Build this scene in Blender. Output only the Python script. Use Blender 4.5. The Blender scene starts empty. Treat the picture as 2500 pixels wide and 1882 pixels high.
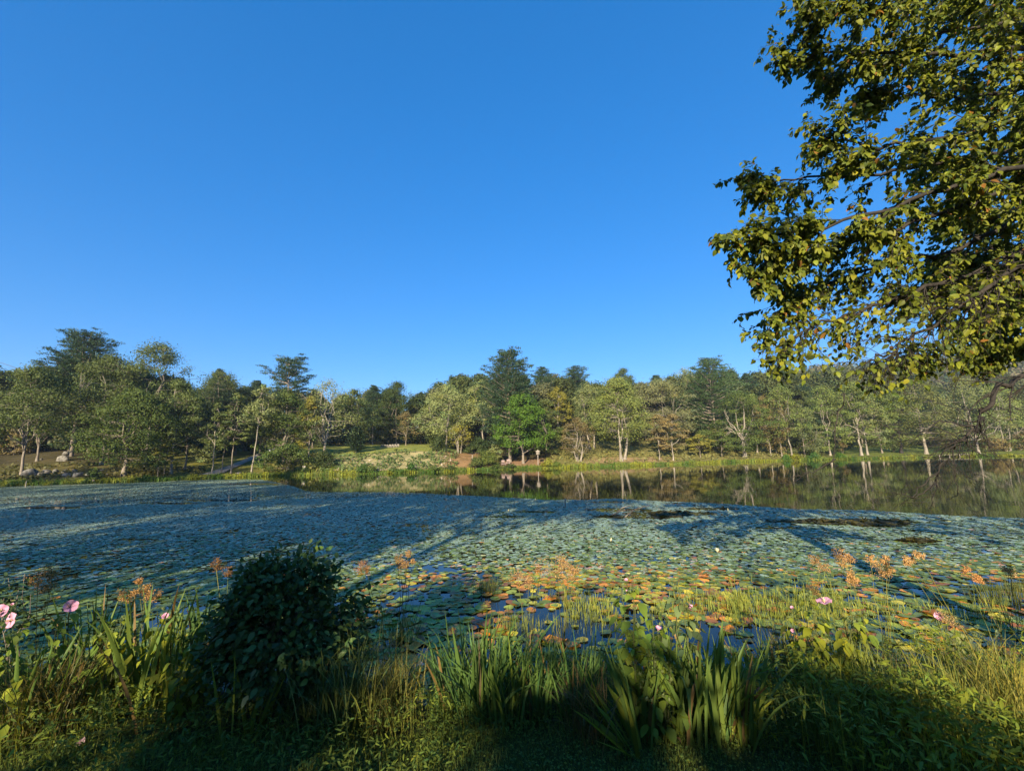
import bpy, math
import numpy as np
from mathutils import Matrix, Vector

R_ = math.radians
SC = bpy.context.scene
COL = SC.collection

# ------------------------------------------------------------------ camera
FPX, CXP, CYP = 1060.0, 1250.0, 941.0           # focal length and centre in photograph pixels (2500 wide)
EYE = 2.6                                        # metres above the pond surface
PITCH, ROLL = R_(9.1), R_(1.32)
F_ = np.array([0, math.cos(PITCH), math.sin(PITCH)])
R0 = np.array([1.0, 0, 0]); U0 = np.array([0, -math.sin(PITCH), math.cos(PITCH)])
RT = R0 * math.cos(ROLL) - U0 * math.sin(ROLL)
UP = U0 * math.cos(ROLL) + R0 * math.sin(ROLL)
CAM = np.array([0, 0, EYE])
cd = bpy.data.cameras.new('camera'); cam = bpy.data.objects.new('camera', cd); COL.objects.link(cam)
cd.sensor_width = 36.0; cd.lens = 36.0 * FPX / 2500.0; cd.clip_start = 0.05; cd.clip_end = 3000
m = Matrix(((RT[0], UP[0], -F_[0], 0), (RT[1], UP[1], -F_[1], 0), (RT[2], UP[2], -F_[2], EYE), (0, 0, 0, 1)))
cam.matrix_world = m
SC.camera = cam

# ------------------------------------------------------------------ light
SUN_EL = R_(20.0)
LDX, LDY = 0.24, 0.97                            # the sun shines from behind the camera, a little from the left
w = bpy.data.worlds.new('World'); SC.world = w; w.use_nodes = True
nt = w.node_tree; bg = nt.nodes['Background']
sky = nt.nodes.new('ShaderNodeTexSky'); sky.sky_type = 'NISHITA'; sky.sun_disc = False
sky.sun_elevation = SUN_EL; sky.sun_rotation = math.atan2(-LDX, -LDY)
sky.altitude = 300; sky.air_density = 1.0; sky.dust_density = 0.2; sky.ozone_density = 4.0
def _w(kind, **kw):
    n = nt.nodes.new(kind)
    for k, v in kw.items(): setattr(n, k, v)
    return n
# deep late-summer blue: evener from horizon to zenith and more saturated than the bare sky model
m1 = _w('ShaderNodeMix', data_type='RGBA', blend_type='MULTIPLY'); m1.inputs[0].default_value = 1; m1.inputs[7].default_value = (.208, .208, .208, 1)
gm = _w('ShaderNodeGamma'); gm.inputs[1].default_value = .55
hsv = _w('ShaderNodeHueSaturation'); hsv.inputs['Saturation'].default_value = 1.74
m2 = _w('ShaderNodeMix', data_type='RGBA', blend_type='MULTIPLY'); m2.inputs[0].default_value = 1; m2.inputs[7].default_value = (3.0, 3.3, 4.2, 1); m2.clamp_factor = False
nt.links.new(sky.outputs[0], m1.inputs[6]); nt.links.new(m1.outputs[2], gm.inputs[0]); nt.links.new(gm.outputs[0], hsv.inputs['Color']); nt.links.new(hsv.outputs[0], m2.inputs[6]); nt.links.new(m2.outputs[2], bg.inputs[0])
bg.inputs[1].default_value = 0.11
sl = bpy.data.lights.new('sun', 'SUN'); sl.energy = 5.0; sl.angle = R_(0.5); sl.color = (1.0, 0.86, 0.64)
sun = bpy.data.objects.new('sun', sl); COL.objects.link(sun)
ld = Vector((LDX * math.cos(SUN_EL), LDY * math.cos(SUN_EL), -math.sin(SUN_EL)))
sun.rotation_euler = ld.to_track_quat('-Z', 'Y').to_euler(); sun.location = (-20, -60, 40)
vs = SC.view_settings; vs.view_transform = 'Standard'; vs.look = 'None'; vs.exposure = 1.15; vs.gamma = 1.0
SC.cycles.max_bounces = 6; SC.cycles.transparent_max_bounces = 4; SC.cycles.diffuse_bounces = 3
SC.cycles.glossy_bounces = 3; SC.cycles.transmission_bounces = 3
SC.cycles.caustics_reflective = False; SC.cycles.caustics_refractive = False

# ------------------------------------------------------------------ helpers
def ray(px, py): return F_ + RT * ((px - CXP) / FPX) + UP * ((CYP - py) / FPX)
def at_Z(px, py, z=0.0):
    r = ray(px, py); return CAM + r * ((z - EYE) / r[2])
def at_Y(px, py, Y):
    r = ray(px, py); return CAM + r * (Y / r[1])
def project(P):
    v = np.asarray(P) - CAM; d = v @ F_
    return CXP + FPX * (v @ RT) / d, CYP - FPX * (v @ UP) / d, d
def rng(seed): return np.random.default_rng(seed)
def unit(a):
    a = np.asarray(a, float); return a / np.maximum(np.linalg.norm(a, axis=-1, keepdims=True), 1e-9)
def smooth(e0, e1, x):
    t = np.clip((np.asarray(x, float) - e0) / (e1 - e0), 0, 1); return t * t * (3 - 2 * t)
def vnoise(x, y, seed=0):
    """cheap value noise on numpy arrays, 0..1"""
    x = np.asarray(x, float); y = np.asarray(y, float)
    xi = np.floor(x).astype(np.int64); yi = np.floor(y).astype(np.int64)
    fx = x - xi; fy = y - yi; fx = fx * fx * (3 - 2 * fx); fy = fy * fy * (3 - 2 * fy)
    def h(a, b):
        n = (a * 374761393 + b * 668265263 + seed * 974634541) & 0x7fffffff
        n = ((n ^ (n >> 13)) * 1274126177) & 0x7fffffff
        return ((n ^ (n >> 16)) & 0xffff) / 65535.0
    return (h(xi, yi) * (1 - fx) + h(xi + 1, yi) * fx) * (1 - fy) + (h(xi, yi + 1) * (1 - fx) + h(xi + 1, yi + 1) * fx) * fy

class MB:
    """collects vertices, polygons and a colour per vertex, then links them as one mesh"""
    def __init__(s): s.v = []; s.c = []; s.idx = []; s.cnt = []; s.n = 0
    def add(s, V, faces, col=(1, 1, 1)):
        V = np.asarray(V, float).reshape(-1, 3); faces = np.asarray(faces, np.int64)
        c = np.broadcast_to(np.asarray(col, float), (len(V), 3))
        s.v.append(V); s.c.append(c)
        s.idx.append((faces + s.n).ravel()); s.cnt.append(np.full(len(faces), faces.shape[1], np.int64)); s.n += len(V)
    def mesh(s, name, mat, sm=False):
        me = bpy.data.meshes.new(name)
        V = np.concatenate(s.v); I = np.concatenate(s.idx); K = np.concatenate(s.cnt); Cc = np.concatenate(s.c)
        me.vertices.add(len(V)); me.vertices.foreach_set('co', V.astype(np.float32).ravel())
        me.loops.add(len(I)); me.loops.foreach_set('vertex_index', I.astype(np.int32))
        st = np.concatenate([[0], np.cumsum(K)[:-1]])
        me.polygons.add(len(K)); me.polygons.foreach_set('loop_start', st.astype(np.int32))
        if sm: me.polygons.foreach_set('use_smooth', np.ones(len(K), bool))
        a = me.color_attributes.new('Col', 'FLOAT_COLOR', 'POINT')
        a.data.foreach_set('color', np.hstack([Cc, np.ones((len(Cc), 1))]).astype(np.float32).ravel())
        me.update(calc_edges=True); me.materials.append(mat)
        return me
    def build(s, name, mat, parent=None, sm=False, loc=None):
        o = bpy.data.objects.new(name, s.mesh(name, mat, sm)); COL.objects.link(o)
        if parent: o.parent = parent
        if loc is not None: o.location = loc
        return o

def tag(o, label=None, cat=None, group=None, kind=None):
    if label: o['label'] = label
    if cat: o['category'] = cat
    if group: o['group'] = group
    if kind: o['kind'] = kind
    return o
def thing(name, label, cat, loc=(0, 0, 0), group=None):
    o = bpy.data.objects.new(name, None); COL.objects.link(o); o.location = loc; o.empty_display_size = 0.2
    return tag(o, label, cat, group)
def copy_tree(o, parent=None):
    c = o.copy(); COL.objects.link(c)
    if parent: c.parent = parent
    for ch in list(o.children): copy_tree(ch, c)
    return c

# ------------------------------------------------------------------ materials
def nodes(name):
    ma = bpy.data.materials.new(name); ma.use_nodes = True; t = ma.node_tree
    return ma, t, t.nodes, t.links, t.nodes['Principled BSDF']
def mixc(N, L, a, b, fac, mode='MIX'):
    n = N.new('ShaderNodeMix'); n.data_type = 'RGBA'; n.blend_type = mode
    for s, v in ((0, fac), (6, a), (7, b)):
        if hasattr(v, 'is_linked'): L.new(v, n.inputs[s])
        else: n.inputs[s].default_value = (*v, 1) if isinstance(v, tuple) else v
    return n.outputs[2]
def noise(N, L, scale, detail=4, rough=0.6, coord='Object', mapscale=None):
    tc = N.new('ShaderNodeTexCoord'); src = tc.outputs[coord]
    if mapscale:
        mp = N.new('ShaderNodeMapping'); mp.inputs['Scale'].default_value = mapscale; L.new(src, mp.inputs[0]); src = mp.outputs[0]
    n = N.new('ShaderNodeTexNoise'); n.inputs['Scale'].default_value = scale; n.inputs['Detail'].default_value = detail
    n.inputs['Roughness'].default_value = rough; L.new(src, n.inputs['Vector']); return n.outputs[0]
def ramp(N, L, fac, stops):
    r = N.new('ShaderNodeValToRGB'); L.new(fac, r.inputs[0]); e = r.color_ramp.elements
    while len(e) < len(stops): e.new(0.5)
    for k, (p, c) in enumerate(stops): e[k].position = p; e[k].color = (*c, 1) if len(c) == 3 else c
    return r.outputs[0]
def leaf_mat(name, col=(1, 1, 1), trans=0.3, rough=0.5, spec=0.35, var=0.25, hue=True):
    """leaf colour = vertex colour x tint, varied a little from plant to plant; part of the light passes through"""
    ma, t, N, L, b = nodes(name)
    at = N.new('ShaderNodeAttribute'); at.attribute_name = 'Col'
    c = mixc(N, L, at.outputs['Color'], tuple(col), 1.0, 'MULTIPLY')
    if hue:
        oi = N.new('ShaderNodeObjectInfo'); hs = N.new('ShaderNodeHueSaturation')
        mr = N.new('ShaderNodeMapRange'); L.new(oi.outputs['Random'], mr.inputs[0])
        mr.inputs[3].default_value = 1 - var; mr.inputs[4].default_value = 1 + var
        L.new(mr.outputs[0], hs.inputs['Value']); L.new(c, hs.inputs['Color']); c = hs.outputs[0]
    L.new(c, b.inputs['Base Color']); b.inputs['Roughness'].default_value = rough
    b.inputs['Specular IOR Level'].default_value = spec
    if trans > 0:
        tr = N.new('ShaderNodeBsdfTranslucent'); ms = N.new('ShaderNodeMixShader'); ms.inputs[0].default_value = trans
        L.new(mixc(N, L, c, (1.25, 1.2, 0.5), 1.0, 'MULTIPLY'), tr.inputs[0])
        L.new(b.outputs[0], ms.inputs[1]); L.new(tr.outputs[0], ms.inputs[2])
        L.new(ms.outputs[0], N['Material Output'].inputs[0])
    return ma
def bark_mat(name, c1, c2, scale=6.0, bump=0.4):
    ma, t, N, L, b = nodes(name)
    n = noise(N, L, scale, 6, 0.7, 'Object', (1, 1, 0.25))
    at = N.new('ShaderNodeAttribute'); at.attribute_name = 'Col'
    c = ramp(N, L, n, [(0.32, c1), (0.68, c2)])
    L.new(mixc(N, L, c, at.outputs['Color'], 1.0, 'MULTIPLY'), b.inputs['Base Color']); b.inputs['Roughness'].default_value = 0.85
    bp = N.new('ShaderNodeBump'); bp.inputs['Strength'].default_value = bump; L.new(n, bp.inputs['Height']); L.new(bp.outputs[0], b.inputs['Normal'])
    return ma
def plain_mat(name, c1, c2, scale=20, rough=0.7, spec=0.3):
    ma, t, N, L, b = nodes(name)
    n = noise(N, L, scale, 4, 0.6)
    L.new(ramp(N, L, n, [(0.3, c1), (0.7, c2)]), b.inputs['Base Color']); b.inputs['Roughness'].default_value = rough
    b.inputs['Specular IOR Level'].default_value = spec
    return ma
def ground_mat(name, scale=1.2, fine=14.0, bump=0.6):
    ma, t, N, L, b = nodes(name)
    at = N.new('ShaderNodeAttribute'); at.attribute_name = 'Col'
    n1 = noise(N, L, scale, 6, 0.65); n2 = noise(N, L, fine, 5, 0.7)
    c = mixc(N, L, at.outputs['Color'], ramp(N, L, n1, [(0.3, (0.55, 0.6, 0.5)), (0.7, (1.35, 1.25, 1.2))]), 1.0, 'MULTIPLY')
    c = mixc(N, L, c, ramp(N, L, n2, [(0.3, (0.55, 0.55, 0.55)), (0.7, (1.4, 1.35, 1.3))]), 1.0, 'MULTIPLY')
    L.new(c, b.inputs['Base Color']); b.inputs['Roughness'].default_value = 0.95; b.inputs['Specular IOR Level'].default_value = 0.1
    bp = N.new('ShaderNodeBump'); bp.inputs['Strength'].default_value = bump; bp.inputs['Distance'].default_value = 0.1
    L.new(n2, bp.inputs['Height']); L.new(bp.outputs[0], b.inputs['Normal'])
    return ma

M_LEAF = leaf_mat('tree_foliage', (1.4, 1.38, 1.25), trans=0.32, rough=0.6, spec=0.2, var=0.12)
M_NEEDLE = leaf_mat('pine_needles', (1.35, 1.3, 1.1), trans=0.18, rough=0.55, spec=0.25, var=0.1)
M_OVER = leaf_mat('overhanging_foliage', trans=0.36, rough=0.5, spec=0.2, hue=False)
M_PLANT = leaf_mat('bank_plant_leaf', trans=0.38, rough=0.6, spec=0.15, hue=False)
M_GRASS = leaf_mat('grass_blade', trans=0.33, rough=0.55, spec=0.22, hue=False)
M_BUSH = leaf_mat('bush_leaf', trans=0.2, rough=0.5, spec=0.22, hue=False)
M_PETAL = leaf_mat('mallow_petal', trans=0.4, rough=0.6, spec=0.2, hue=False)
M_HEAD = leaf_mat('woolgrass_head', trans=0.2, rough=0.8, spec=0.1, hue=False)
M_PAD = leaf_mat('lily_pad', trans=0.0, rough=0.46, spec=0.9, hue=False)
M_PADN = leaf_mat('near_lily_pad', trans=0.12, rough=0.45, spec=0.5, hue=False)
_b = M_PAD.node_tree.nodes['Principled BSDF']            # waxy bloom of a lily pad, raised to brighten the shaded mat
_b.inputs['Coat Weight'].default_value = 0.8; _b.inputs['Coat Roughness'].default_value = 0.5; _b.inputs['Coat IOR'].default_value = 1.8
_b.inputs['Sheen Weight'].default_value = 0.27; _b.inputs['Sheen Roughness'].default_value = 0.45; _b.inputs['Sheen Tint'].default_value = (.7, .92, .88, 1)
M_BARK = bark_mat('grey_bark', (0.10, 0.08, 0.06), (0.30, 0.25, 0.19))
M_PALE = bark_mat('pale_bark', (0.11, 0.095, 0.07), (0.40, 0.345, 0.27), 2.2)
M_DARK = bark_mat('dark_bark', (0.011, 0.009, 0.007), (0.04, 0.031, 0.023), 14.0)
M_ROCK = plain_mat('boulder_stone', (0.05, 0.047, 0.04), (0.27, 0.25, 0.21), 3.2, 0.9, 0.15)
M_WOOD = plain_mat('weathered_wood', (0.22, 0.19, 0.155), (0.42, 0.37, 0.31), 9.0, 0.8, 0.2)
M_REDWOOD = plain_mat('pinkish_painted_wood', (0.28, 0.2, 0.18), (0.42, 0.32, 0.29), 9.0, 0.7, 0.3)
M_WHITE = plain_mat('white_painted_wood', (0.62, 0.6, 0.56), (0.8, 0.78, 0.74), 9.0, 0.6, 0.3)
M_DIM = plain_mat('grey_siding', (0.22, 0.23, 0.26), (0.34, 0.35, 0.38), 3.0, 0.8, 0.2)

# ------------------------------------------------------------------ primitives
def tube(mb, P, rad, sides=6, col=(1, 1, 1), cap=False):
    P = np.asarray(P, float); n = len(P); rad = np.broadcast_to(np.asarray(rad, float), (n,))
    T = np.zeros_like(P); T[1:-1] = P[2:] - P[:-2]; T[0] = P[1] - P[0]; T[-1] = P[-1] - P[-2]; T = unit(T)
    ref = np.where(np.abs(T[:, 2:3]) > 0.9, np.array([[1.0, 0, 0]]), np.array([[0, 0, 1.0]]))
    A = unit(np.cross(T, ref)); B = np.cross(T, A)
    th = np.arange(sides) * 2 * np.pi / sides
    V = P[:, None] + rad[:, None, None] * (A[:, None] * np.cos(th)[None, :, None] + B[:, None] * np.sin(th)[None, :, None])
    i = np.arange(n - 1)[:, None] * sides; j = np.arange(sides)[None]
    q = np.stack([i + j, i + (j + 1) % sides, i + sides + (j + 1) % sides, i + sides + j], -1).reshape(-1, 4)
    mb.add(V.reshape(-1, 3), q, col)
    if cap: mb.add(V[-1], [list(range(sides))], col)
def box(mb, c, s, col=(1, 1, 1), rot=None):
    sx, sy, sz = [k / 2 for k in s]
    V = np.array([[x, y, z] for x in (-sx, sx) for y in (-sy, sy) for z in (-sz, sz)], float)
    if rot is not None: V = V @ np.asarray(rot).T
    mb.add(V + np.asarray(c), [[0, 1, 3, 2], [4, 6, 7, 5], [0, 4, 5, 1], [2, 3, 7, 6], [0, 2, 6, 4], [1, 5, 7, 3]], col)
def diamonds(mb, P, D, Nn, L, W, col):
    """one 4-cornered leaf-sized face per point"""
    P = np.asarray(P); n = len(P); D = unit(D); S = unit(np.cross(D, Nn)); L = np.broadcast_to(L, (n,))[:, None]; W = np.broadcast_to(W, (n,))[:, None]
    Nn = unit(np.cross(S, D))
    V = np.stack([P - D * L * .5, P + S * W * .5 - D * L * .06 + Nn * W * .12, P + D * L * .5, P - S * W * .5 - D * L * .06 + Nn * W * .12], 1)
    c = np.repeat(np.broadcast_to(np.asarray(col, float), (n, 3)), 4, 0)
    mb.add(V.reshape(-1, 3), np.arange(4 * n).reshape(-1, 4), c)
LEAF_S = np.array([0, .14, .36, .62, .84, 1.0]); LEAF_W = np.array([0, .62, 1.0, .82, .4, 0])
def leaves(mb, P, D, Nn, L, W, col, curl=0.25, fold=0.25, r=None):
    """curved, folded pointed leaves: 6 stations along the midrib, two margins"""
    P = np.asarray(P, float); n = len(P)
    D = unit(D); S = unit(np.cross(D, Nn)); U = np.cross(S, D)
    L = np.broadcast_to(L, (n,)); W = np.broadcast_to(W, (n,)); curl = np.broadcast_to(curl, (n,)); fold = np.broadcast_to(fold, (n,))
    s = LEAF_S[None]; mid = P[:, None] + D[:, None] * (L[:, None] * s * (1 - 0.25 * np.abs(curl[:, None]) * s))[..., None] - U[:, None] * (L[:, None] * curl[:, None] * s ** 2)[..., None]
    hw = 0.5 * W[:, None] * LEAF_W[None]
    lift = U[:, None] * (hw * fold[:, None])[..., None]
    wob = 0 if r is None else U[:, None] * (r.normal(0, 0.16, (n, 6)) * hw)[..., None]
    Lm = mid + S[:, None] * hw[..., None] + lift + wob; Rm = mid - S[:, None] * hw[..., None] + lift - (wob * .6 if r is not None else 0)
    V = np.concatenate([mid, Lm[:, 1:5], Rm[:, 1:5]], 1)            # 6 + 4 + 4 = 14 verts
    q = np.array([[1, 2, 7, 6], [2, 3, 8, 7], [3, 4, 9, 8], [1, 10, 11, 2], [2, 11, 12, 3], [3, 12, 13, 4]])
    t = np.array([[0, 1, 6], [4, 5, 9], [0, 10, 1], [4, 13, 5]])
    c = np.repeat(np.broadcast_to(np.asarray(col, float), (n, 3)), 14, 0); off = (np.arange(n) * 14)[:, None, None]
    base = mb.n
    mb.add(V.reshape(-1, 3), (q[None] + off).reshape(-1, 4), c)
    mb.idx.append((t[None] + off + base).ravel()); mb.cnt.append(np.full(4 * n, 3, np.int64))
def blades(mb, B, az, L, W, lean, bend, col, nseg=6, fold=0.25, tipw=0.0, twist=0.0):
    """long grass or iris blades that rise, lean and arch over"""
    B = np.asarray(B, float); n = len(B); bc = lambda a: np.broadcast_to(np.asarray(a, float), (n,))
    az, L, W, lean, bend = map(bc, (az, L, W, lean, bend))
    s = np.linspace(0, 1, nseg + 1); h = np.stack([np.cos(az), np.sin(az), 0 * az], 1)
    ang = lean[:, None] + bend[:, None] * s[None] ** 1.7
    ds = L[:, None] / nseg
    dx = np.sin(ang) * ds; dz = np.cos(ang) * ds
    X = np.concatenate([np.zeros((n, 1)), np.cumsum(dx[:, :-1], 1)], 1); Z = np.concatenate([np.zeros((n, 1)), np.cumsum(dz[:, :-1], 1)], 1)
    mid = B[:, None] + h[:, None] * X[..., None] + np.array([0, 0, 1.0]) * Z[..., None]
    ta = az + np.pi / 2 + twist
    side = np.stack([np.cos(ta), np.sin(ta), 0 * az], 1)
    wp = np.minimum(1.0, 0.75 + s * 0.8) * np.clip((1 - s) / 0.42, 0, 1) ** 0.75
    wp[-1] = tipw
    hw = 0.5 * W[:, None] * wp[None]
    nrm = np.stack([np.cos(ang), np.sin(ang)], -1)
    lift = (h[:, None] * (-nrm[..., 0:1]) + np.array([0, 0, 1.0]) * nrm[..., 1:2]) * (hw * fold)[..., None]
    Lm = mid + side[:, None] * hw[..., None] + lift; Rm = mid - side[:, None] * hw[..., None] + lift
    V = np.stack([Lm, mid, Rm], 2).reshape(-1, 3)
    k = np.arange(nseg)[:, None] * 3
    q = np.concatenate([k + np.array([[0, 1, 4, 3]]), k + np.array([[1, 2, 5, 4]])])
    off = (np.arange(n) * 3 * (nseg + 1))[:, None, None]
    mb.add(V, (q[None] + off).reshape(-1, 4), np.repeat(np.broadcast_to(np.asarray(col, float), (n, 3)), 3 * (nseg + 1), 0))
def tris(mb, B, az, L, W, lean, col):
    B = np.asarray(B, float); n = len(B); bc = lambda a: np.broadcast_to(np.asarray(a, float), (n,))
    az, L, W, lean = map(bc, (az, L, W, lean)); h = np.stack([np.cos(az), np.sin(az), 0 * az], 1)
    sd = np.stack([-np.sin(az), np.cos(az), 0 * az], 1) * (W / 2)[:, None]
    tip = B + h * (np.sin(lean) * L)[:, None] + np.array([0, 0, 1.0]) * (np.cos(lean) * L)[:, None]
    V = np.stack([B - sd, B + sd, tip], 1).reshape(-1, 3)
    mb.add(V, np.arange(3 * n).reshape(-1, 3), np.repeat(np.broadcast_to(np.asarray(col, float), (n, 3)), 3, 0))
def tint(r, n, base, dv=0.2, dh=0.12):
    """n colours around a base colour: lighter and darker, yellower and bluer"""
    base = np.asarray(base, float); v = np.clip(1 + r.normal(0, dv, (n, 1)), 0.35, 1.9); h = r.normal(0, dh, (n, 1))
    return np.clip(base * v * np.hstack([1 + h, 1 + 0.35 * h, 1 - 0.8 * h]), 0.002, 0.95)

# ------------------------------------------------------------------ far bank terrain
WL = [(-900, None, 42), (-350, None, 50), (0, 1186), (200, 1180), (400, 1172), (600, 1164), (750, 1160), (900, 1157), (1050, 1153), (1150, 1149.5), (1250, 1145.5),
      (1360, 1143), (1500, 1138.5), (1650, 1134), (1800, 1128), (1950, 1124), (2150, 1119.5), (2300, 1115.5), (2500, 1113), (2900, None, 92), (3500, None, 84)]
_wx = np.array([a[0] for a in WL], float)
_wy = np.array([a[2] if a[1] is None else at_Z(a[0], a[1])[1] for a in WL])
def shoreY(px): return np.interp(px, _wx, _wy)
def col_k(px):                                   # world x per metre of depth for a picture column
    Y = shoreY(px); py = CYP + 165 + 2750 / Y
    r0 = F_[0] + RT[0] * ((px - CXP) / FPX) + UP[0] * ((CYP - py) / FPX); r1 = F_[1] + RT[1] * ((px - CXP) / FPX) + UP[1] * ((CYP - py) / FPX)
    return r0 / r1
PROF = {-400: [(2, .5), (8, 2.0), (20, 4.5), (30, 5.5)],
 0: [(2, 1173), (8, 1160), (16, 1132), (26, 1112)], 150: [(2, 1170), (6, 1157), (14, 1127), (24, 1104)], 300: [(2, 1166), (6, 1153), (14, 1132), (24, 1116)],
 450: [(2, 1163), (6, 1152), (14, 1142), (30, 1112), (45, 1103)], 600: [(2, 1157), (6, 1149), (14, 1132), (30, 1109), (45, 1101)],
 750: [(2, 1151), (5, 1136), (12, 1112), (22, 1098)], 830: [(3, 1148), (7, 1130), (13, 1112), (18, 1103), (35, 1091)],
 950: [(3, 1146), (7, 1128), (12, 1106), (15, 1102), (34, 1088)], 1060: [(3, 1141), (7, 1122), (12, 1101), (15, 1097.5), (34, 1087)],
 1150: [(3, 1139), (7, 1122), (12, 1107), (30, 1100)], 1230: [(3, 1135), (7, 1129), (14, 1118), (30, 1092)], 1330: [(3, 1133), (8, 1120), (16, 1086), (22, 1078)],
 1450: [(3, 1129), (8, 1113), (16, 1086), (22, 1077)], 1560: [(3, 1126), (8, 1112), (16, 1086), (22, 1076)], 1680: [(3, 1124), (8, 1113), (16, 1091), (26, 1081)],
 1850: [(3, 1119), (8, 1111), (16, 1096), (26, 1086)], 2000: [(3, 1117), (8, 1112), (20, 1103), (40, 1091)], 2150: [(3, 1113), (10, 1106), (30, 1096), (60, 1084)],
 2300: [(3, 1110), (10, 1104), (30, 1096), (60, 1085)], 2500: [(3, 1108), (10, 1102), (30, 1097), (60, 1086)], 3000: [(3, .6), (10, 1.4), (30, 2.5), (60, 4)]}
DS = np.array([-3, -1, 0, .4, 1, 2, 3, 4.5, 6, 8, 10, 12, 14, 16, 19, 22, 26, 30, 35, 42, 52, 70, 100, 160, 260.])
_px = np.array(sorted(PROF), float); _Z = []
for p in _px:
    Y0 = shoreY(p); ds, zs = [-3, 0], [-1.2, 0.0]
    for d, y in PROF[int(p)]: ds.append(d); zs.append(y if y < 50 else at_Y(p, y, Y0 + d)[2])
    ds += [ds[-1] + 12, ds[-1] + 70, ds[-1] + 260]; zs += [zs[-1] + 1.0, zs[-1] + 9, zs[-1] + 16]
    _Z.append(np.interp(DS, ds, zs))
_Z = np.array(_Z)
def far_z(px, d):
    px = np.asarray(px, float); d = np.asarray(d, float); px, d = np.broadcast_arrays(px, d)
    i = np.clip(np.searchsorted(_px, px) - 1, 0, len(_px) - 2); t = np.clip((px - _px[i]) / (_px[i + 1] - _px[i]), 0, 1); t = t * t * (3 - 2 * t)
    j = np.clip(np.searchsorted(DS, d) - 1, 0, len(DS) - 2); u = np.clip((d - DS[j]) / (DS[j + 1] - DS[j]), 0, 1)
    a = _Z[i, j] * (1 - t) + _Z[i + 1, j] * t; b = _Z[i, j + 1] * (1 - t) + _Z[i + 1, j + 1] * t
    return a * (1 - u) + b * u
def far_pt(px, d):
    px = np.asarray(px, float); Y = shoreY(px) + d; k = col_k(px)
    z = far_z(px, d) + 0.25 * (vnoise(k * Y * .35, Y * .35, 3) - .5) * np.clip(np.asarray(d) / 2, 0, 1)
    return np.stack(np.broadcast_arrays(k * Y, Y, z), -1)
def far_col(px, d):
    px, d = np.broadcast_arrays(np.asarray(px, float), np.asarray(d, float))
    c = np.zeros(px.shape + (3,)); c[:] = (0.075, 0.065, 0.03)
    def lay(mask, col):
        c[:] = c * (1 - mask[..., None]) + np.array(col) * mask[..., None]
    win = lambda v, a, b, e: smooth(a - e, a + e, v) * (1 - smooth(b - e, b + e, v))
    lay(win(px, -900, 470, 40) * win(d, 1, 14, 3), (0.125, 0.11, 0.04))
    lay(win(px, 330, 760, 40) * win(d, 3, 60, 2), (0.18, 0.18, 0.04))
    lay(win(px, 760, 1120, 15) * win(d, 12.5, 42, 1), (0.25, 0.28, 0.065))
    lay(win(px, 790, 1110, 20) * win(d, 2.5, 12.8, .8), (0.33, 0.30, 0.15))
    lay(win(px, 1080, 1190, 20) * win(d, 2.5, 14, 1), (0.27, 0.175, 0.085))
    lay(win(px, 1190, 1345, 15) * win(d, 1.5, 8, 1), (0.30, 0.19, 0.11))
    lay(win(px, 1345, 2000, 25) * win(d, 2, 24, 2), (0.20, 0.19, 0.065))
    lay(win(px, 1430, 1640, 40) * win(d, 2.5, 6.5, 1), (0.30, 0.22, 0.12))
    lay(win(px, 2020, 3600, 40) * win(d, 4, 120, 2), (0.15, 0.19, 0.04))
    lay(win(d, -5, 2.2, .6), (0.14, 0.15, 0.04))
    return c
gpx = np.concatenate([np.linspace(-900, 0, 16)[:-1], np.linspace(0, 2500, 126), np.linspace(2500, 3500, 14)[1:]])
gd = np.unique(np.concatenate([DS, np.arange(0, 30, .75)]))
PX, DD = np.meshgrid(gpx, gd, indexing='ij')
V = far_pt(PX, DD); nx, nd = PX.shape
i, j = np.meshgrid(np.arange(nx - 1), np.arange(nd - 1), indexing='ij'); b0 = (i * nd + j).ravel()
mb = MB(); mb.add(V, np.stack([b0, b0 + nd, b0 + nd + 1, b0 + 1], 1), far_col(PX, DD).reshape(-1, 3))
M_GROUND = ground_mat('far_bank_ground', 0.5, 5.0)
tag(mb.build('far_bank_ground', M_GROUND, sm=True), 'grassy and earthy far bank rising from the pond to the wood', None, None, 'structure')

# wooded hill far behind on the right
RIDGE = [(1300, 1010), (1550, 985), (1750, 945), (1900, 905), (2050, 893), (2150, 890), (2250, 882), (2330, 868), (2500, 852), (2800, 830), (3500, 820)]
hp = np.linspace(1300, 3500, 60); ht = np.linspace(0, 1, 16)
def hill_pt(px, t):
    px = np.asarray(px, float); Y = 165 + 190 * t; zr = np.array([at_Y(p, y, 355.)[2] for p, y in RIDGE])
    zt = np.interp(px, [p for p, _ in RIDGE], zr); z = 6 + (zt - 6 - 9) * smooth(0, 1, t) ** 0.9
    k = (px - CXP) / FPX / F_[1]
    return np.stack(np.broadcast_arrays(k * Y, Y, z), -1)
HP, HT = np.meshgrid(hp, ht, indexing='ij'); i, j = np.meshgrid(np.arange(59), np.arange(15), indexing='ij'); b0 = (i * 16 + j).ravel()
mb = MB(); mb.add(hill_pt(HP, HT), np.stack([b0, b0 + 16, b0 + 17, b0 + 1], 1), (0.06, 0.06, 0.03))
tag(mb.build('wooded_hill', M_GROUND, sm=True), 'low hill rising behind the wood on the far side of the pond', None, None, 'structure')

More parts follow.
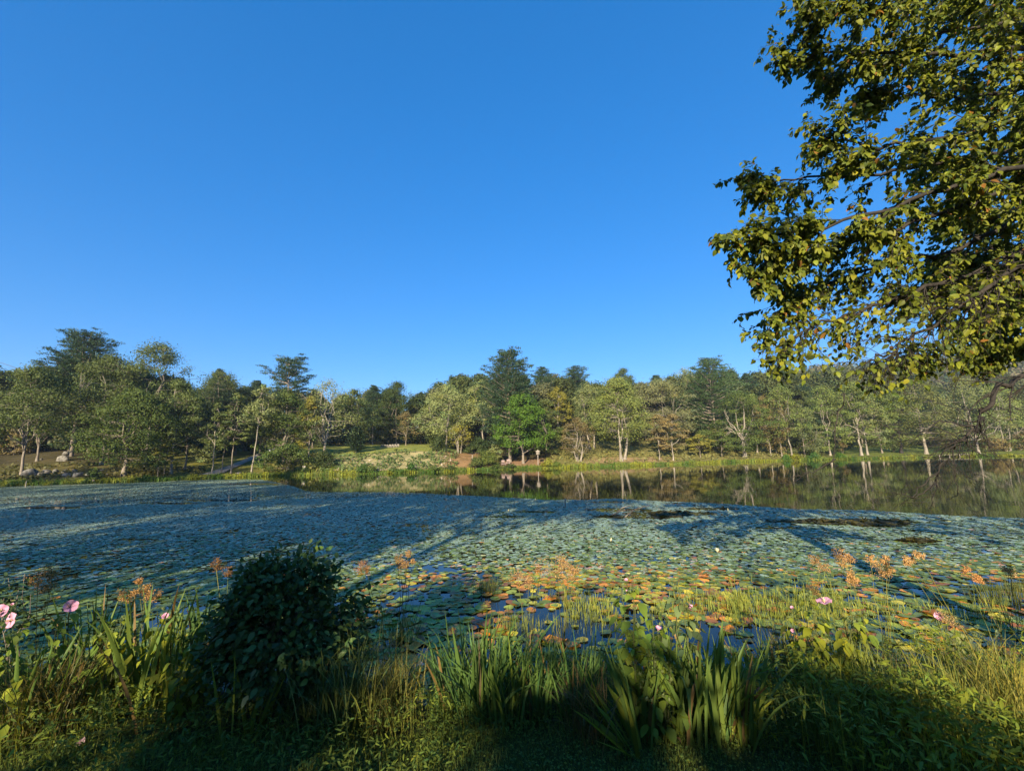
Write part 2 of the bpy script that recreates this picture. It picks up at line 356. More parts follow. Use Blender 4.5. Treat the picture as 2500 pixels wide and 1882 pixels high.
# ------------------------------------------------------------------ near bank terrain
def near_shore(x):
    x = np.asarray(x, float)
    return 5.45 + 0.25 * np.sin(x * 0.9 + 1.0) + 0.5 * smooth(-1.2, -4.5, x) + 0.15 * np.sin(x * 2.3) - 0.3 * np.exp(-((x + 0.95) / 0.4) ** 2)
def near_z(x, y):
    x = np.asarray(x, float); y = np.asarray(y, float); s = near_shore(x) - y
    z = np.interp(s, [-8, -1.2, 0, .25, 1.0, 2.4, 5.4, 12, 60], [-1.2, -.5, 0, .14, .25, .42, 1.0, 1.15, 1.6])
    return z + 0.05 * (vnoise(x * 1.3, y * 1.3, 5) - .5) * smooth(0, 1, s) + 0.12 * np.exp(-((x - 4.2) / 1.6) ** 2 - ((y - 3.6) / .9) ** 2)
xs = np.unique(np.concatenate([np.linspace(-70, -12, 25), np.linspace(-12, 12, 121), np.linspace(12, 70, 25)]))
ys = np.unique(np.concatenate([np.linspace(-80, -2, 30), np.linspace(-2, 7, 61), np.linspace(7, 12, 5)]))
XX, YY = np.meshgrid(xs, ys, indexing='ij'); nd = len(ys)
i, j = np.meshgrid(np.arange(len(xs) - 1), np.arange(nd - 1), indexing='ij'); b0 = (i * nd + j).ravel()
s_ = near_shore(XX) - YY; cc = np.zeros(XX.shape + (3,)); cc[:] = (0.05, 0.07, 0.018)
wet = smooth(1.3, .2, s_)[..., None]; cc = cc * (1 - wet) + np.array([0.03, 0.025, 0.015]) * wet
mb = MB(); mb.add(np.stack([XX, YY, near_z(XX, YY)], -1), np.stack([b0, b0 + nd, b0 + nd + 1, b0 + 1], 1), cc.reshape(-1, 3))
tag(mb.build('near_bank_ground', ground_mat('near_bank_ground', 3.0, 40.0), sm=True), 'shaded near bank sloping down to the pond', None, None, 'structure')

# ------------------------------------------------------------------ water
ma, t, N, L, b = nodes('pond_water')
b.inputs['Base Color'].default_value = (0.012, 0.014, 0.008, 1); b.inputs['Roughness'].default_value = 0.03; b.inputs['IOR'].default_value = 1.33
b.inputs['Specular IOR Level'].default_value = 0.5
n1 = noise(N, L, 0.55, 3, 0.5, 'Object', (1.0, 2.2, 1)); bp = N.new('ShaderNodeBump'); bp.inputs['Strength'].default_value = 0.03; bp.inputs['Distance'].default_value = 0.1
L.new(n1, bp.inputs['Height']); L.new(bp.outputs[0], b.inputs['Normal'])
mb = MB(); mb.add([[-260, 3, 0], [260, 3, 0], [260, 118, 0], [-260, 118, 0]], [[0, 1, 2, 3]])
tag(mb.build('pond_water', ma), 'still dark pond mirroring the trees', None, None, 'structure')
# ------------------------------------------------------------------ trees
def limb_curve(a, b, r, n=6, sag=0.12, wig=0.03):
    a = np.asarray(a, float); b = np.asarray(b, float); t = np.linspace(0, 1, n)[:, None]; Ld = np.linalg.norm(b - a)
    P = a + (b - a) * t; out = b - a; out[2] = 0
    P += (np.sin(np.pi * t) * sag) * out * np.array([1, 1, 0]) + r.normal(0, wig * Ld, (n, 3)) * np.sin(np.pi * t)
    return P
def broadleaf(r, H, Wd, bot=0.3, clumps=70, per=64, leaf=0.3, cr=1.0, flat=0.6, col=(.09, .11, .03), dv=.2, dh=.12, limbs=5, fork=0.3,
              lean=0.0, r0=None, dome=0.75, stems=1, inner=0.35, lobes=0.25, bare=0, twig=0.025):
    """trunk with limbs that end in leaf clumps spread through a lobed crown; returns (wood, crown)"""
    wood, crown = MB(), MB(); r0 = (r0 or 0.0115 * H + 0.05) * .85; R = Wd / 2
    ph = r.uniform(0, 6.28, 4); zc0 = bot * H
    def env(a, t):
        k = 1 + lobes * (np.sin(2 * a + ph[0] + 4 * t) * .5 + np.sin(3 * a + ph[1] - 7 * t) * .5)
        return R * k * np.sin(np.pi * np.clip(t * 0.93 + 0.07, 0, 1) ** dome) ** 0.6
    t = r.beta(1.3, 1.05, clumps); a = r.uniform(0, 6.28, clumps); rr = env(a, t) * np.sqrt(r.uniform(inner ** 2, 1, clumps))
    lx = lambda z: lean * z
    top_shift = np.array([lean * H, 0])
    Cn = np.stack([np.cos(a) * rr + lx(zc0 + t * (H - zc0)), np.sin(a) * rr, zc0 + t * (H - zc0 - cr * flat * .6)], 1)
    Cn[0] = (lean * H, 0, H - cr * flat * .5)
    pts, rads = [], []
    for s in range(stems):
        off = np.array([0, 0, 0.]) if stems == 1 else np.array([math.cos(s * 2.4 + ph[2]), math.sin(s * 2.4 + ph[2]), 0]) * r0 * 1.6
        fz = fork * H * r.uniform(.85, 1.15); f0 = np.array([lx(fz), 0, fz]) + off * (2.5 if stems > 1 else 1)
        base = off - np.array([0, 0, .5])
        P = limb_curve(base, f0, r, 7, 0.0, 0.012); rs = np.linspace(r0, r0 * .62, 7); rs[0] = r0 * 1.9; rs[1] = r0 * 1.15
        if stems > 1: rs *= .6
        tube(wood, P, rs, 8)
        nl = max(2, limbs // stems)
        for k in range(nl):
            cand = Cn[r.integers(0, clumps, 6)]; e = cand[np.argmax(cand[:, 2] - .2 * np.abs(cand[:, 0]))] if k == 0 else cand[0]
            e = e * np.array([.8, .8, 1]) ; e[2] = max(e[2], fz + .15 * H)
            Q = limb_curve(P[-1 - (k % 2)], e, r, 8, 0.18, 0.035); q0 = r0 * (.55 if stems == 1 else .35) * r.uniform(.6, 1.0)
            tube(wood, Q, np.linspace(q0, .03, 8), 6); pts.append(Q); rads.append(np.linspace(q0, .03, 8))
    LP = np.concatenate(pts); LR = np.concatenate(rads)
    for c in Cn:
        dd = np.linalg.norm(LP - c, axis=1) + 0.8 * np.maximum(0, LP[:, 2] - c[2]); q = np.argmin(dd)
        Q = limb_curve(LP[q], c, r, 4, .1, .05); b = min(.07 * (H / 18), LR[q] * .8) if LR[q] > .04 else .035
        tube(wood, Q, [b, b * .7, twig * 1.3, twig * .6], 3)
    for _ in range(bare):                                   # dead pale twigs poking out
        q = r.integers(0, len(LP)); e = LP[q] + r.normal(0, 1, 3) * np.array([1.4, 1.4, .8]) + [0, 0, .6]
        tube(wood, limb_curve(LP[q], e, r, 4, .1, .08), [.05, .035, .025, .01], 3)
    n = clumps * per; ci = np.repeat(np.arange(clumps), per); sz = r.uniform(.65, 1.35, clumps) * cr
    g = r.normal(0, .48, (n, 3)); g[:, 2] = g[:, 2] * flat + .0; P = Cn[ci] + g * sz[ci][:, None]
    P[:, 2] -= .12 * (g[:, 0] ** 2 + g[:, 1] ** 2) * sz[ci]
    keep = P[:, 2] > .25; P = P[keep]; ci = ci[keep]; g = g[keep]; n = len(P)
    out = unit(P - Cn[ci] + 1e-6); Nn = unit(out * .85 + np.array([0, 0, .45]) + r.normal(0, .36, (n, 3))); D = unit(np.cross(Nn, r.normal(0, 1, (n, 3))))
    cb = tint(r, clumps, (1, 1, 1), dv * .8, dh); cl = tint(r, n, col, dv * .7, dh * .6) * cb[ci]
    diamonds(crown, P, D, Nn, leaf * r.uniform(.7, 1.35, n), leaf * r.uniform(.45, .85, n), cl)
    return wood, crown
def pine(r, H, Wd, bot=0.2, col=(.045, .085, .05), sparse=1.0, plate=1.0, droop=0.0, need=0.36, pw=.7, irregular=.3, nb0=5):
    """straight trunk, tiers of branches that carry flat sprays of needles"""
    wood, crown = MB(), MB(); r0 = .014 * H + .06
    tube(wood, limb_curve((0, 0, -.5), (0, 0, H * .985), r, 10, 0, .002), np.linspace(r0, .03, 10), 8)
    z = bot * H; cl_c, cl_d, cl_s = [], [], []; side = r.uniform(0, 6.28)
    while z < H * .975:
        t = (z - bot * H) / (H - bot * H); nb = nb0 if t < .9 else 3; tier = r.uniform(1 - irregular, 1 + irregular * .6)
        a0 = r.uniform(0, 6.28)
        for k in range(nb):
            if r.random() > sparse: continue
            a = a0 + k * 6.283 / nb + r.normal(0, .3)
            Lb = max(.5, Wd / 2 * (min(1, .45 + t * 2.6) * (1 - t) ** pw * 1.12 + .05) * tier * r.uniform(.65, 1.15))
            up = (.10 + .55 * t) * (1 - droop) - .12 * droop
            dr = np.array([math.cos(a), math.sin(a), up]); P0 = np.array([0, 0, z]); s = np.linspace(0, 1, 5)
            Q = P0 + dr * (s * Lb)[:, None] + np.array([0, 0, 1]) * (.16 * Lb * s ** 2 * (1 - 2 * droop))[:, None]
            tube(wood, Q, np.linspace(.02 + .018 * Lb, .012, 5), 3)
            nc = max(2, int(Lb / .62))
            for q in range(nc):
                s1 = .28 + .72 * (q + r.uniform(.2, 1)) / nc; s1 = min(1.0, s1)
                c = P0 + dr * s1 * Lb + np.array([0, 0, 1]) * .16 * Lb * s1 ** 2 * (1 - 2 * droop)
                wid = (1 - .55 * abs(s1 - .62) * 1.8) * .38 * Lb
                sd = np.array([-math.sin(a), math.cos(a), 0]) * r.uniform(-1, 1) * wid
                cl_c.append(c + sd + [0, 0, .05]); cl_d.append(np.array([math.cos(a), math.sin(a), .35 + .5 * t]) + sd / max(wid, .1) * .6); cl_s.append(r.uniform(.7, 1.25) * min(1, .45 + Lb / 4))
        z += H * .038 * r.uniform(.7, 1.35) * (1 - .45 * t)
    Cn = np.array(cl_c); Dn = unit(np.array(cl_d)); S = np.array(cl_s); per = 44; n = len(Cn) * per; ci = np.repeat(np.arange(len(Cn)), per)
    g = r.normal(0, .42, (n, 3)) * np.array([1, 1, .24 * plate]); P = Cn[ci] + g * S[ci][:, None]
    D = unit(Dn[ci] + r.normal(0, .45, (n, 3)) + np.array([0, 0, .15])); Nn = unit(np.array([0, 0, 1.0]) + r.normal(0, .5, (n, 3)))
    cb = tint(r, len(Cn), (1, 1, 1), .16, .08); diamonds(crown, P, D, Nn, need * r.uniform(.7, 1.3, n), need * .36 * r.uniform(.7, 1.3, n), tint(r, n, col, .16, .08) * cb[ci])
    return wood, crown

def z_at(px, py, Y): return at_Y(px, py, Y)[2]
def plant_tree(kind, px, d, top, wpx, bot, label, col, seed, group='trees along the far shore', bark=None, name='tree', cat='tree', **kw):
    if col == OL and px > 1580: col = (.135, .17, .048)
    r = rng(seed); Y = float(shoreY(px) + d); p = far_pt(px, d); z0 = float(p[2]); zt = z_at(px, top, Y); H = (zt - z0) * (.955 if kind == 'pine' else 1); Wd = wpx * Y / FPX
    fb = np.clip((z_at(px, bot, Y) - z0) / H, .02, .85)
    if kind == 'pine':
        wood, crown = pine(r, H, Wd, fb, col, **kw); bk = bark or M_BARK; lm = M_NEEDLE
    else:
        vol = Wd * Wd * H * (1 - fb)
        kw.setdefault('clumps', int(np.clip(vol / 10, 40, 170)))
        kw.setdefault('cr', float(np.clip(Wd / 7.5, .55, 1.7)))
        kw.setdefault('leaf', .28); kw.setdefault('per', 105)
        wood, crown = broadleaf(r, H, Wd, fb, col=col, **kw); bk = bark or M_BARK; lm = M_LEAF
    t = thing(name, label, cat, (float(p[0]), float(p[1]), z0), group)
    wood.build('trunk', bk, t, sm=True); crown.build('crown', lm, t)
    return t
OL = (.085, .108, .034); DK = (.05, .07, .022); GR = (.075, .105, .026); PALE = (.18, .205, .082); BR = (.17, .135, .06); YG = (.17, .16, .03); BLU = (.042, .078, .046); MAP = (.075, .14, .018)
HERO = [
 # kind, px, d, top, width px, crown bottom, label, colour, options
 ('b', 52, 5, 893, 165, 1075, 'pale two-stemmed tree at the left edge of the far shore, trunk forked low', OL, dict(fork=.28, limbs=6, bare=14, clumps=75)),
 ('b', 86, 16, 905, 150, 1045, 'reddish Y-shaped trunk standing in the dark wood above the boulders', DK, dict(fork=.2, limbs=4)),
 ('pine', 168, 20, 800, 225, 1010, 'tall broad white pine at far left, highest crown of the left wood', BLU, dict(irregular=.25, pw=.72, nb0=6)),
 ('b', 245, 13, 868, 165, 1010, 'olive tree with pale forked limbs just right of the broad left pine', OL, dict(bark=M_PALE, fork=.34, bare=16)),
 ('b', 355, 11, 836, 190, 1040, 'tall ragged oak whose lobed top breaks the skyline right of the left pine', OL, dict(lobes=.5, fork=.35, clumps=95, inner=.5)),
 ('b', 303, 3.5, 950, 185, 1135, 'leafy oak leaning over the rocky shore with thick reddish-grey trunk', GR, dict(lean=.05, fork=.25, r0=.42, flat=.5)),
 ('b', 418, 5, 925, 120, 1085, 'slim oak with pale upper limbs right of the leaning oak', OL, dict(bark=M_PALE, fork=.4, bare=10)),
 ('b', 386, 2.2, 1105, 60, 1138, 'small layered sapling on the shore between the leaning oak and the slim oak', GR, dict(flat=.25, fork=.4, clumps=16, r0=.09)),
 ('b', 402, 2.6, 1085, 62, 1135, 'second small sapling beside the slim oak, taller than its neighbour', YG, dict(flat=.25, fork=.4, clumps=16, r0=.09)),
 ('b', 452, 9, 960, 90, 1095, 'dark thin-stemmed tree at the edge of the shaded meadow', DK, dict(fork=.4)),
 ('b', 522, 24, 905, 165, 1080, 'dome-topped oak behind the shaded meadow on the left', OL, dict(fork=.4, clumps=95)),
 ('b', 519, 3, 985, 55, 1095, 'leftmost of three thin trunks beside the stony landing', OL, dict(fork=.5, clumps=28, r0=.12, bare=6, bark=M_PALE)),
 ('b', 540, 4, 1000, 50, 1100, 'leaning middle one of three thin trunks beside the stony landing', OL, dict(fork=.5, clumps=24, r0=.1, lean=.08)),
 ('b', 564, 3, 960, 80, 1085, 'tallest of three thin trunks beside the stony landing, right of the others', OL, dict(fork=.55, clumps=36, r0=.14, bare=8, flat=.3)),
 ('b', 614, 2.5, 940, 85, 1045, 'slender pale birch leaning right, bare for most of its height', PALE, dict(lean=.075, fork=.5, clumps=34, r0=.13, bark=M_PALE)),
 ('b', 632, 9, 975, 70, 1065, 'thin dark-stemmed tree just behind the leaning birch', OL, dict(fork=.5, clumps=30, r0=.13)),
 ('pine', 692, 12, 868, 135, 985, 'ragged white pine with open flat tiers left of the lawn', BLU, dict(sparse=.7, irregular=.5, plate=.7, pw=.5, nb0=6)),
 ('b', 690, 7, 955, 125, 1120, 'dark green tree growing under the ragged pine, branches to the ground', GR, dict(fork=.2, r0=.35)),
 ('b', 752, 8, 968, 60, 1100, 'yellowing tree squeezed between the ragged pine and the white-limbed tree', YG, dict(fork=.3, clumps=40)),
 ('b', 700, 2.5, 1085, 125, 1142, 'low spreading shrub-like tree at the shore below the ragged pine', GR, dict(fork=.15, r0=.12, clumps=46, stems=3, flat=.5)),
 ('b', 790, 11, 925, 155, 1070, 'nearly bare white-limbed tree with a side branch forking low, left of the lawn', PALE, dict(bark=M_PALE, fork=.22, limbs=8, clumps=62, per=34, bare=26, r0=.36, lean=.03)),
 ('b', 862, 22, 950, 95, 1070, 'grey-green tree left of the row of lawn chairs', OL, dict(fork=.35, bare=8)),
 ('pine', 868, 16, 1040, 42, 1100, 'small dark spruce at the left end of the lawn', (.03, .055, .03), dict(irregular=.15, droop=.3)),
 ('pine', 908, 40, 935, 75, 1040, 'dark pine behind the lawn chairs, pointed top', BLU, dict()),
 ('b', 966, 38, 932, 105, 1080, 'round-topped dark oak right behind the lawn chairs', (.055, .08, .022), dict(clumps=110, fork=.3, inner=.45)),
 ('b', 990, 33, 1005, 70, 1072, 'brownish small tree with slim crooked trunk at the top of the lawn', BR, dict(fork=.3, clumps=40, per=44)),
 ('b', 1090, 15, 938, 135, 1060, 'pale grey-leaved tree with a white trunk forking to the left, right of the lawn', PALE, dict(bark=M_PALE, fork=.3, limbs=7, bare=14, clumps=85)),
 ('b', 1180, 14, 928, 120, 1030, 'airy pale-leaved tree on a straight thin white trunk', PALE, dict(bark=M_PALE, fork=.45, limbs=6, clumps=70, bare=8, r0=.2)),
 ('pine', 1105, 50, 910, 60, 1010, 'bluish pine peeping over the pale grey-leaved tree', BLU, dict()),
 ('pine', 1145, 46, 915, 75, 1010, 'broad pine top behind the airy pale-leaved tree', BLU, dict(irregular=.4)),
 ('b', 1121, 12, 1035, 70, 1085, 'many-stemmed yellowish small tree above the orange slope', YG, dict(stems=4, fork=.45, clumps=34, per=34, bark=M_PALE, bare=8, r0=.2)),
 ('b', 1165, 12, 1085, 55, 1112, 'rounded dark shrub under the trees beside the orange slope', DK, dict(fork=.1, stems=2, clumps=24, r0=.1)),
 ('pine', 1246, 7, 843, 175, 1090, 'tallest white pine in the middle of the far shore', (.05, .09, .05), dict(irregular=.3, pw=.62, nb0=6)),
 ('b', 1278, 4, 958, 130, 1100, 'bright green maple in front of the tallest pine', MAP, dict(clumps=120, fork=.16, r0=.36, flat=.55, dv=.14, inner=.5)),
 ('b', 1335, 10, 975, 85, 1105, 'olive layered tree shading the slope right of the bright maple', OL, dict(flat=.3, fork=.3)),
 ('pine', 1332, 34, 888, 95, 1010, 'dark pointed pine behind the bright maple', BLU, dict()),
 ('pine', 1415, 36, 886, 100, 1010, 'pine with upswept branches behind the brown bushy tree', BLU, dict(irregular=.4)),
 ('b', 1366, 20, 945, 75, 1035, 'yellow-green tree on a bare pale trunk beside the bright maple', YG, dict(bark=M_PALE, fork=.45, clumps=46)),
 ('b', 1413, 4.5, 1018, 98, 1105, 'domed brown twiggy tree near the birdhouse', BR, dict(stems=5, fork=.2, clumps=85, per=40, leaf=.24, cr=.8, bark=M_PALE, r0=.26, bare=30, dh=.08)),
 ('b', 1450, 13, 935, 110, 1050, 'pale tree with twin white trunks left of the big light-green maple', PALE, dict(bark=M_PALE, stems=2, fork=.42, r0=.42, lean=-.03, clumps=75)),
 ('b', 1518, 4.5, 920, 150, 1072, 'big light-green maple with thick pale twin trunk and exposed roots', (.17, .20, .055), dict(bark=M_PALE, stems=2, fork=.22, r0=.62, clumps=190, flat=.5, dome=.6, inner=.5)),
 ('b', 1535, 40, 898, 70, 1000, 'small rounded tree top on the skyline behind the big light-green maple', (.07, .10, .04), dict()),
 ('b', 1625, 17, 925, 165, 1073, 'wide grey-olive tree right of the big light-green maple', (.15, .155, .07), dict(bark=M_PALE, fork=.35, clumps=110, bare=10, flat=.4)),
 ('b', 1690, 30, 898, 143, 1038, 'pale domed tree on the skyline left of the bushy right pine', PALE, dict(clumps=90)),
 ('b', 1645, 3.5, 1005, 80, 1095, 'brown-olive shore tree with crooked white trunk', BR, dict(bark=M_PALE, fork=.35, clumps=52, flat=.35, r0=.17)),
 ('b', 1612, 4, 1012, 60, 1090, 'slimmer brown-olive tree left of the crooked white trunk', BR, dict(bark=M_PALE, fork=.4, clumps=38, flat=.35, r0=.12)),
 ('pine', 1754, 15, 866, 170, 1075, 'bushy white pine with full tiers on the right', (.058, .10, .042), dict(irregular=.22, pw=.6, plate=.9)),
 ('b', 1712, 6, 1060, 70, 1100, 'low layered tree under the left side of the bushy right pine', YG, dict(flat=.25, fork=.35, clumps=30, r0=.12)),
 ('b', 1765, 5, 1055, 65, 1100, 'low layered tree under the right side of the bushy right pine', GR, dict(flat=.25, fork=.35, clumps=30, r0=.12)),
 ('b', 1820, 5, 955, 132, 1098, 'thick white trunk splitting into bent limbs, right of the bushy pine', GR, dict(bark=M_PALE, fork=.3, limbs=7, r0=.5, clumps=75, flat=.4, bare=6)),
 ('b', 1853, 9, 960, 88, 1088, 'olive tree on a flared pale trunk set back on the slope', OL, dict(bark=M_PALE, fork=.4)),
 ('b', 1885, 6, 965, 82, 1098, 'brownish thin leaning tree with bare lower stem', BR, dict(bark=M_PALE, fork=.5, r0=.12, lean=-.05, clumps=44)),
 ('b', 1912, 5, 955, 77, 1088, 'brownish tree on a straight bare pole-like stem', BR, dict(bark=M_PALE, fork=.55, r0=.11, clumps=44)),
 ('b', 1936, 3, 935, 99, 1078, 'olive shore tree with long white trunk above the green shrubs', OL, dict(bark=M_PALE, fork=.5, r0=.17, lean=-.05, clumps=60)),
 ('b', 1968, 6, 985, 95, 1100, 'grey-green bushy tree leaning to the water', (.12, .14, .06), dict(fork=.25, clumps=60)),
 ('b', 2030, 7, 940, 121, 1103, 'layered green tree with pale flared base', OL, dict(bark=M_PALE, flat=.35, fork=.35, clumps=75)),
 ('b', 2107, 5, 930, 104, 1078, 'left one of two close white trunks on the right shore', OL, dict(bark=M_PALE, fork=.45, r0=.28, clumps=70, flat=.4)),
 ('b', 2122, 6, 950, 93, 1083, 'right one of two close white trunks, with a side fork', PALE, dict(bark=M_PALE, fork=.38, r0=.24, clumps=60)),
 ('b', 2158, 10, 965, 95, 1090, 'green spreading tree left of the open grass', GR, dict(flat=.3, fork=.3, clumps=70)),
 ('b', 2206, 9, 935, 121, 1093, 'dark-trunked tree standing on the open grass', OL, dict(bark=M_DARK, fork=.35, r0=.34, clumps=80, flat=.4)),
 ('b', 2266, 6, 925, 143, 1093, 'thick pale straight trunk near the plank dock', (.12, .13, .04), dict(bark=M_PALE, fork=.3, r0=.42, clumps=95, flat=.4)),
 ('b', 2330, 28, 985, 110, 1095, 'dark leafy tree behind the plank dock, foliage to the ground', (.03, .045, .018), dict(fork=.15, clumps=85)),
 ('b', 2395, 4, 920, 165, 1068, 'white-barked sycamore by the right shore with a low left fork', PALE, dict(bark=M_PALE, fork=.22, limbs=7, r0=.34, clumps=85, bare=12)),
 ('b', 2466, 12, 940, 121, 1088, 'clump of leaning pale stems near the right edge', OL, dict(bark=M_PALE, stems=3, fork=.35, r0=.34, clumps=80, flat=.4)),
 ('b', 2500, 20, 915, 140, 1090, 'dark shaded tree at the right end of the far shore', DK, dict(fork=.2, clumps=90)),
]
for k, (kind, px, d, top, wpx, bot, label, col, kw) in enumerate(HERO):
    plant_tree('pine' if kind == 'pine' else 'b', px, d, top, wpx, bot, label, col, 100 + k,
               name='pine_tree' if kind == 'pine' else 'broadleaf_tree', **kw)

# understorey between the front trees
r = rng(640); q = 0
for px in [20, 190, 350] + list(np.arange(1640, 2080, 30)) + [2180, 2380, 2440, 2520] + [500, 655, 1380, 1560, 1085, 1105, 1135, 1155, 1215, 1290, 1310]:
    px = float(px + r.normal(0, 8)); d = float(r.uniform(9, 17) if px > 1200 else r.uniform(18, 34)); p = far_pt(px, d); Y = float(p[1]); H = r.uniform(2.2, 5.5); Wd = H * r.uniform(.8, 1.5)
    wd, cr = broadleaf(rng(7000 + q), H, Wd, .05, int(np.clip(Wd * H * 2.0, 14, 46)), 56, .3, .3 + .13 * Wd, r.uniform(.3, .7), [OL, GR, DK, PALE, BR, YG][int(r.integers(0, 6))], fork=.2, stems=int(r.integers(1, 4)), r0=.06, inner=.2); q += 1
    t = thing('understorey_tree', 'low bushy growth standing among the trunks of the far shore trees', 'shrub', (float(p[0]), float(p[1]), float(p[2])), 'understorey of the far shore'); wd.build('stem', M_BARK, t, sm=True); cr.build('foliage', M_LEAF, t)

# the wood behind the front trees: a few built, the rest copies with the same meshes
BACK = []
for q, (kind, H, Wd, col) in enumerate([('b', 15, 9, (.05, .07, .024)), ('b', 17, 10, (.07, .085, .032)), ('b', 14, 9, (.10, .105, .05)), ('p', 18, 7.5, BLU), ('b', 16, 9, (.06, .075, .022))]):
    r = rng(700 + q)
    wd, cr = pine(r, H, Wd, .04, col) if kind == 'p' else broadleaf(r, H, Wd, .03, 120, 70, .45, 1.4, .6, col, fork=.3, limbs=5)
    BACK.append((wd.mesh('trunk', M_BARK, True), cr.mesh('crown', M_NEEDLE if kind == 'p' else M_LEAF), H, kind))
SKY = [(-300, 890), (0, 905), (60, 900), (130, 880), (240, 890), (330, 890), (450, 935), (520, 925), (600, 950), (640, 955), (720, 950), (830, 962), (880, 955), (1000, 965), (1020, 950), (1100, 925),
       (1200, 915), (1300, 915), (1450, 935), (1490, 930), (1560, 925), (1620, 915), (1700, 905), (1830, 900), (1900, 900), (2100, 915), (2300, 930), (2500, 930), (2900, 930)]
r = rng(77); first = [True] * 5
LABEL_B = {'b': 'leafy tree filling the shaded wood behind the front row of shore trees', 'p': 'dark conifer filling the shaded wood behind the front row of shore trees'}
spots = []
for row, (d0, step) in enumerate(((30, 52), (46, 58), (66, 66))):
    px = -180 + 20 * row
    while px < 2640:
        spots.append((px + r.normal(0, 9), d0 + r.normal(0, 3) + (14 if 760 < px < 1075 and row == 0 else 0) + (26 if px > 2080 and row == 0 else 0), row)); px += step * r.uniform(.8, 1.2)
for (px, d, row) in spots:
    q = int(r.integers(0, 5)); wm, cm, H, kind = BACK[q]; p = far_pt(px, d); Y = float(p[1])
    top = np.interp(px, *zip(*SKY)) + r.normal(6, 10); Ht = max(6.0, z_at(px, top, Y) - p[2]); s = Ht / H
    t = thing('conifer' if kind == 'p' else 'broadleaf_tree', LABEL_B[kind], 'tree', tuple(float(v) for v in p), 'trees of the wood behind the far shore')
    t.rotation_euler.z = r.uniform(0, 6.28); t.scale = (min(s * 1.15, 1.4), min(s * 1.15, 1.4), s)
    for nm, me in (('trunk', wm), ('crown', cm)):
        o = bpy.data.objects.new(nm, me); COL.objects.link(o); o.parent = t

# trees on the hillside: far off, one mass
r = rng(31); n = 900; tp = r.uniform(1500, 3200, n); tt = r.uniform(0.05, 1.0, n) ** .8; base = hill_pt(tp, tt); mb = MB()
kinds = r.random(n); per = 95
tc = np.where((kinds < .18)[:, None], np.array([.045, .08, .05]), np.where((kinds < .4)[:, None], np.array([.16, .135, .085]), np.array([.10, .11, .045])))
ci = np.repeat(np.arange(n), per); g = r.normal(0, 1, (n * per, 3)); g = unit(g) * r.uniform(.5, 1, (n * per, 1)) ** .5
sz = r.uniform(.8, 1.25, n); hz = np.where(kinds < .18, 8, 6) * sz; wz = np.where(kinds < .18, 2.8, 4.4) * sz
taper = np.where(kinds[ci] < .18, 1 - .45 * (g[:, 2] + 1), 1)
P = base[ci] + np.stack([g[:, 0] * wz[ci] * taper, g[:, 1] * wz[ci] * taper, (g[:, 2] * .62 + .75) * hz[ci]], 1)
Nn = unit(g + np.array([0, 0, .4]) + r.normal(0, .4, g.shape)); D = unit(np.cross(Nn, r.normal(0, 1, g.shape)))
diamonds(mb, P, D, Nn, r.uniform(1.1, 2.0, n * per), r.uniform(.8, 1.4, n * per), tint(r, n * per, (1, 1, 1), .14, .07) * tint(r, n, (1, 1, 1), .15, .1)[ci] * tc[ci])
tag(mb.build('hillside_woods', M_LEAF), 'mixed woods covering the low hill behind the right shore', 'woods', None, 'stuff')
# ------------------------------------------------------------------ lily pads
def mat_edge(px):                                  # picture height of the far edge of the floating mat
    return np.interp(px, [-600, 0, 300, 500, 640, 690, 760, 900, 1050, 1150, 1250, 1350, 1420, 1500, 1560, 1650, 1800, 1926, 2116, 2275, 2400, 2500, 3000],
                     [1200, 1189, 1179, 1172, 1170, 1182, 1200, 1202.5, 1206, 1209.5, 1213, 1219, 1221, 1216.5, 1223, 1227, 1234, 1243, 1249, 1259, 1265, 1268, 1285])
HOLES = [(1500, 1246, 75, 4.5), (1650, 1254, 110, 5), (1560, 1262, 110, 4.5), (1740, 1243, 60, 3), (2050, 1275, 190, 7), (2150, 1280, 70, 7), (2235, 1322, 45, 3), (620, 1182, 75, 2.2),
         (560, 1222, 100, 1.8), (420, 1229, 70, 2), (130, 1240, 70, 3), (1300, 1250, 45, 3), (1230, 1262, 70, 2.5), (1480, 1226, 40, 1.5), (350, 1318, 90, 2), (60, 1330, 60, 2), (1900, 1290, 50, 2)]
def pad_cover(X, Y):
    """probability that a pad floats here"""
    px, py, dd = project(np.stack([X, Y, 0 * X], -1))
    wob = 5 * (vnoise(X * .25, Y * .18, 8) - .5) * np.clip(30 / Y, .35, 1.5) + 2 * (vnoise(X * 1.1, Y * .6, 9) - .5)
    c = (py > mat_edge(px) + wob).astype(float)
    for hx, hy, hw, hh in HOLES:
        q = ((px - hx) / hw) ** 2 + ((py - hy) / hh) ** 2 + 1.4 * (vnoise(X * 1.2, Y * .5, int(hx)) - .5)
        c *= np.where(q < 1, .06, 1)
    gap = vnoise(X * .55, Y * .4, 21) * .6 + vnoise(X * 1.7, Y * 1.2, 22) * .4
    near = smooth(16, 7, Y)
    c *= np.clip(1.0 - near * smooth(.5, .74, gap) * .8 - (1 - near) * smooth(.7, .85, gap) * .6, 0, 1)
    c *= 1 - smooth(7.2, 5.6, Y) * .5 * smooth(.4, .62, gap)
    return c * (Y > near_shore(X) + .15)
r = rng(5)
P = []
for y0, y1, dens in ((5, 9, 66), (9, 16, 150), (16, 30, 150), (30, 78, 66)):
    half = 1.32 * y1 + 2; n = int(dens * 2 * half * (y1 - y0)); q = np.stack([r.uniform(-half, half, n), r.uniform(y0, y1, n)], 1)
    px, py, dd = project(np.c_[q, np.zeros(n)]); q = q[(px > -120) & (px < 2620)]
    q = q[r.random(len(q)) < pad_cover(q[:, 0], q[:, 1])]; P.append(q)
